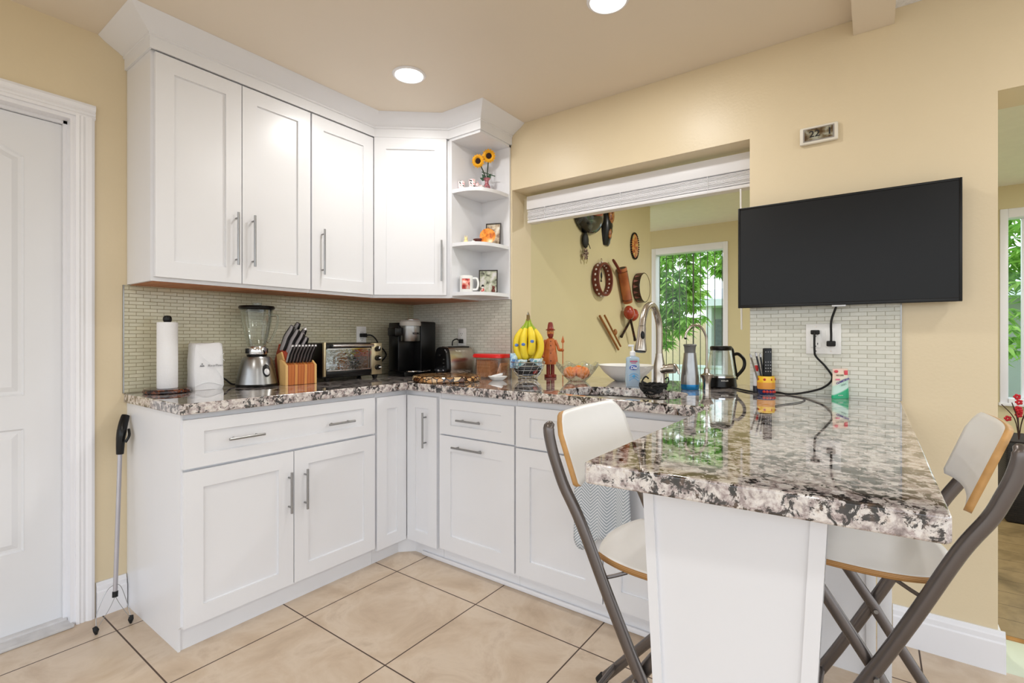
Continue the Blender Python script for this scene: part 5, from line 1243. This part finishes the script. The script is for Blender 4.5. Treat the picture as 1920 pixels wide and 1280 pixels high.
for a_, lb in ((cl, 0), (cr, 1)):
    g = G(); mid = bot+Vector((a_.x*.75, a_.y*.3, -.01)); up = bot+Vector((.006 if lb else -.006, 0, .045))
    g.tube(smoothpts([up, bot+Vector((a_.x*.45, a_.y*.2, .03)), mid+Vector((a_.x*.15, 0, -.03)), a_+Vector((0, 0, .012))], 6), .0012, 6)
    g.tube(smoothpts([bot, bot+Vector((a_.x*.3, a_.y*.4, -.035)), a_+Vector((-a_.x*.1, 0, .012))], 6), .0010, 6); g.done('claw_wire', steel, t)
    g = G(); g.tube([a_-Vector((0, 0, .0155)), a_, a_+Vector((.004 if lb else -.004, .006, .014))], [.004, .010, .007], 10); g.done('claw_cup', rubber, t)

# ------------------------------------------------------------------ small things on the end shelf
def shz(k): return UB+SHZ[k]+.0206
S2 = shz(2); S1 = shz(1); S0_ = shz(0)
cow = spots('cow_pattern_glass', 70, [(.38, (236, 150, 160)), (.47, (246, 236, 234)), (.58, (250, 244, 242)), (.64, (40, 40, 44))], .2, .3)
for lb, x, y, hh in [('small glass painted pink and black at the left of the top shelf', -.223, -.652, .056), ('small taller glass painted pink in the middle of the top shelf', -.183, -.700, .068)]:
    t = thing('shot_glass', lb, 'glass', (x, y, S2), 0, 'painted little glasses on the top shelf'); g = G(); g.lathe([(0, 0), (.017, 0), (.018, .003), (.0215, hh), (.0195, hh), (.016, .008), (0, .007)], seg=28); g.done('glass', cow, t)
t = thing('painted_figurine', 'tiny black, white and pink cow figurine at the foot of the sunflower vase', 'figurine', (-.150, -.740, S2), -.5); g = G(); g.ball((0, 0, .022), .022, (1.2, .8, .8), 14); g.ball((-.024, -.004, .036), .012, (1.1, .8, .9), 12); g.tube([(-.024, -.010, .046), (-.030, -.010, .054)], .002, 6); g.tube([(-.018, .004, .046), (-.014, .006, .054)], .002, 6)
for a in (-.014, .014):
    for b2 in (-.008, .008): g.cyl((a, b2, 0), (a, b2, .018), .005, seg=8)
g.done('body', spots('cow_paint', 60, [(.4, (30, 30, 32)), (.46, (240, 236, 234)), (.6, (244, 196, 200))], .4, .2), t)
VX, VY = -.095, -.737
t = thing('flower_vase', 'small pink and black vase on the top shelf holding sunflowers', 'vase', (VX, VY, S2))
g = G(); g.lathe([(0, 0), (.022, 0), (.026, .02), (.020, .045), (.011, .062), (.012, .078), (.022, .092), (.019, .092), (.009, .078), (0, .06)], seg=28); g.done('vase', spots('vase_paint', 50, [(.35, (40, 30, 36)), (.5, (200, 120, 130)), (.6, (70, 50, 60)), (.7, (220, 180, 184))], .2), t)
pet = mat('sunflower_petal', (250, 178, 22), .6, var=.12, vscale=30)
def sunflower(label, off, ang_, R):
    t = thing('sunflower', label, 'flower', (VX, VY, S2+.075)); H_ = Vector(off)
    g = G(); g.tube(smoothpts([(0, 0, 0), H_*.45+Vector((0, 0, .01)), H_+fw*.006], 6), .0034, 8); g.done('stem', mat('dark_stem', (34, 48, 26), .6), t)
    nrm = (-fw*cos(ang_)+right*sin(ang_)*-1+Vector((0, 0, -.25))).normalized()
    Mq = Vector((0, 0, 1)).rotation_difference(nrm).to_matrix().to_4x4(); Mt = Matrix.Translation(H_-fw*.004) @ Mq
    g = G()
    for lay in range(3):
        n2 = 15
        for i in range(n2):
            a = 2*pi*(i+lay*.35)/n2; r0, r1 = R*.35, R*(1-.1*lay); 
            c, s_ = cos(a), sin(a); wv = R*.15
            P = [Vector((r0*c, r0*s_, .003+.002*lay)), Vector(((r0+r1)/2*c-wv*s_, (r0+r1)/2*s_+wv*c, .007+.003*lay)), Vector((r1*c, r1*s_, .001+.004*lay)), Vector(((r0+r1)/2*c+wv*s_, (r0+r1)/2*s_-wv*c, .007+.003*lay))]
            g.prism([Mt @ p for p in P], (Mt.to_3x3() @ Vector((0, 0, .001))))
    g.done('petals', pet, t, smooth=False)
    g = G(); v = g.ball((0, 0, .006), R*.40, (1, 1, .32), 18); bmesh.ops.transform(g.bm, matrix=Mt, verts=v); g.done('seed_head', mat('seed_brown', (46, 18, 10), .8, var=.3, vscale=90, bump=1, bscale=300), t)
sunflower('left sunflower facing out, lower of the two on the top shelf', tuple(right*-.050+Vector((0, 0, .120))), .25, .043)
sunflower('right sunflower, higher of the two on the top shelf', tuple(right*.012+Vector((0, 0, .150))), -.1, .044)
t = thing('leaf_spray', 'dark green leaves and a twig standing in the sunflower vase', 'leaves', (VX, VY, S2+.08)); g = G()
for a, L_, z in [(right*-.6+Vector((0, 0, .8)), .05, 0), (right*.55+Vector((0, 0, .9)), .05, 0), (right*-.9+Vector((0, 0, .35)), .045, .005)]:
    a = a.normalized(); s_ = a.cross(fw).normalized()*.012; g.prism([Vector((0, 0, z)), a*L_*.5+s_, a*L_, a*L_*.5-s_], fw*.001)
g.tube([right*-.03+Vector((0, 0, .052)), right*.05+Vector((0, 0, .026))], .0028, 6); g.done('leaves', mat('leaf_dark', (30, 74, 44), .5, var=.3), t)

# middle shelf
t = thing('chick_figurine', 'tiny pale yellow figurine at the left of the middle shelf', 'figurine', (-.212, -.676, S1)); g = G(); g.ball((0, 0, .013), .014, (1, 1, .95), 12); g.ball((0, 0, .031), .010, seg=12)
for a in range(4): g.cyl((.006*cos(a*1.6), .006*sin(a*1.6), .038), (.009*cos(a*1.6), .009*sin(a*1.6), .048), .0018, seg=6)
g.done('body', mat('cream_yellow', (248, 224, 160), .5, var=.1), t)
t = thing('shell_ornament', 'small white ornament beside the tiny yellow figurine', 'ornament', (-.190, -.715, S1)); g = G(); g.ball((0, 0, .010), .011, (1.3, 1, .95), 12); g.done('body', cer, t)
t = thing('clay_pot', 'small dark red-brown bowl in the middle of the middle shelf', 'bowl', (-.145, -.712, S1)); g = G(); g.lathe([(0, 0), (.020, 0), (.026, .012), (.030, .034), (.027, .034), (.022, .012), (0, .006)], seg=28); g.done('bowl', mat('dark_clay', (84, 34, 26), .35, var=.3, vscale=60), t)
t = thing('orange_plate', 'round orange painted plate propped upright on the middle shelf', 'plate', (-.120, -.765, S1+.001), YAW-pi/2-.1); g = G(); g.lathe([(0, .0), (.030, .001), (.046, .008), (.047, .010), (.030, .004), (0, .003)], seg=40)
ob = g.done('plate', spots('orange_paint', 28, [(.35, (170, 70, 30)), (.5, (236, 140, 40)), (.62, (244, 168, 70)), (.72, (150, 60, 34))], .3, .6), t); ob.rotation_euler = (pi/2-.12, 0, 0); ob.location = (0, 0, .047)
photo = spots('photo_print_a', 26, [(.34, (90, 50, 44)), (.46, (196, 176, 148)), (.56, (220, 206, 180)), (.68, (236, 236, 232)), (.78, (120, 60, 50))], .3, .4)
photo2 = spots('photo_print_b', 24, [(.34, (70, 66, 62)), (.46, (190, 196, 170)), (.56, (226, 224, 214)), (.66, (240, 240, 242)), (.76, (176, 90, 80))], .3, .4)
def frame(label, loc, rz, w_, h_, m, tilt=-.12):
    t = thing('picture_frame', label, 'picture frame', loc, rz); R4 = Matrix.Rotation(tilt, 4, 'X')
    g = G(); b_ = .006; y0, y1 = -.006, .004
    for (a, c, d, e_) in ((-w_, w_, 0, b_), (-w_, w_, h_-b_, h_), (-w_, -w_+b_, b_, h_-b_), (w_-b_, w_, b_, h_-b_)): g.box(a, c, y0, y1, d, e_, rot=R4)
    g.done('frame', mat('dark_frame', (48, 40, 34), .4), t)
    g = G(); g.box(-w_+b_, w_-b_, -.002, .002, b_, h_-b_, rot=R4); g.done('photo', m, t)
frame('dark framed photo standing behind the orange plate', (-.062, -.757, S1+.001), -pi/2+.35, .047, .140, photo)
# bottom shelf
t = thing('photo_mug', 'white mug printed with a reddish portrait photo on the bottom shelf', 'mug', (-.215, -.682, S0_), YAW-pi/2)
g = G(); g.lathe([(0, 0), (.037, 0), (.039, .003), (.039, .096), (.036, .098), (.035, .096), (.035, .006), (0, .005)], seg=40); g.done('body', cer, t)
g = G()
n2 = 10; 
for i in range(n2):
    a0, a1 = -pi/2-.62+1.24*i/n2, -pi/2-.62+1.24*(i+1)/n2; r = .0394; g.quad((r*cos(a0), r*sin(a0), .018), (r*cos(a1), r*sin(a1), .018), (r*cos(a1), r*sin(a1), .078), (r*cos(a0), r*sin(a0), .078))
ob = g.done('portrait_print', spots('portrait_print', 34, [(.36, (90, 30, 34)), (.48, (214, 70, 66)), (.6, (240, 170, 150)), (.7, (238, 226, 222))], .3, .3), t); sm = ob.modifiers.new('t', 'SOLIDIFY'); sm.thickness = .0003; sm.offset = 1
g = G(); g.tube(smoothpts([(.037, -.006, .082), (.062, -.012, .080), (.070, -.014, .05), (.062, -.012, .020), (.037, -.006, .018)], 6), .006, 10); g.done('handle', cer, t)
frame('dark framed family photo standing on the bottom shelf', (-.098, -.750, S0_+.001), YAW-pi/2-.05, .056, .140, photo2, -.10)
t = thing('snowman_figurine', 'tiny red and white figurine in front of the bottom framed photo', 'figurine', (-.165, -.764, S0_)); g = G(); g.ball((0, 0, .012), .011, seg=12); g.ball((0, 0, .029), .008, seg=12); g.done('body', spots('red_white_paint', 70, [(.4, (206, 60, 44)), (.55, (240, 236, 230))], .4), t); g = G(); g.lathe([(0, .034), (.009, .034), (.006, .044), (0, .048)], seg=14); g.done('hat', blackp, t)
t = thing('bear_figurine', 'tiny brown bear figurine at the right of the bottom shelf', 'figurine', (-.112, -.800, S0_)); g = G(); g.ball((0, 0, .013), .012, (1, .9, 1.1), 12); g.ball((0, -.002, .031), .009, seg=12); g.ball((-.007, 0, .039), .0035, seg=8); g.ball((.007, 0, .039), .0035, seg=8); g.done('body', mat('bear_brown', (110, 52, 40), .6, var=.2), t)
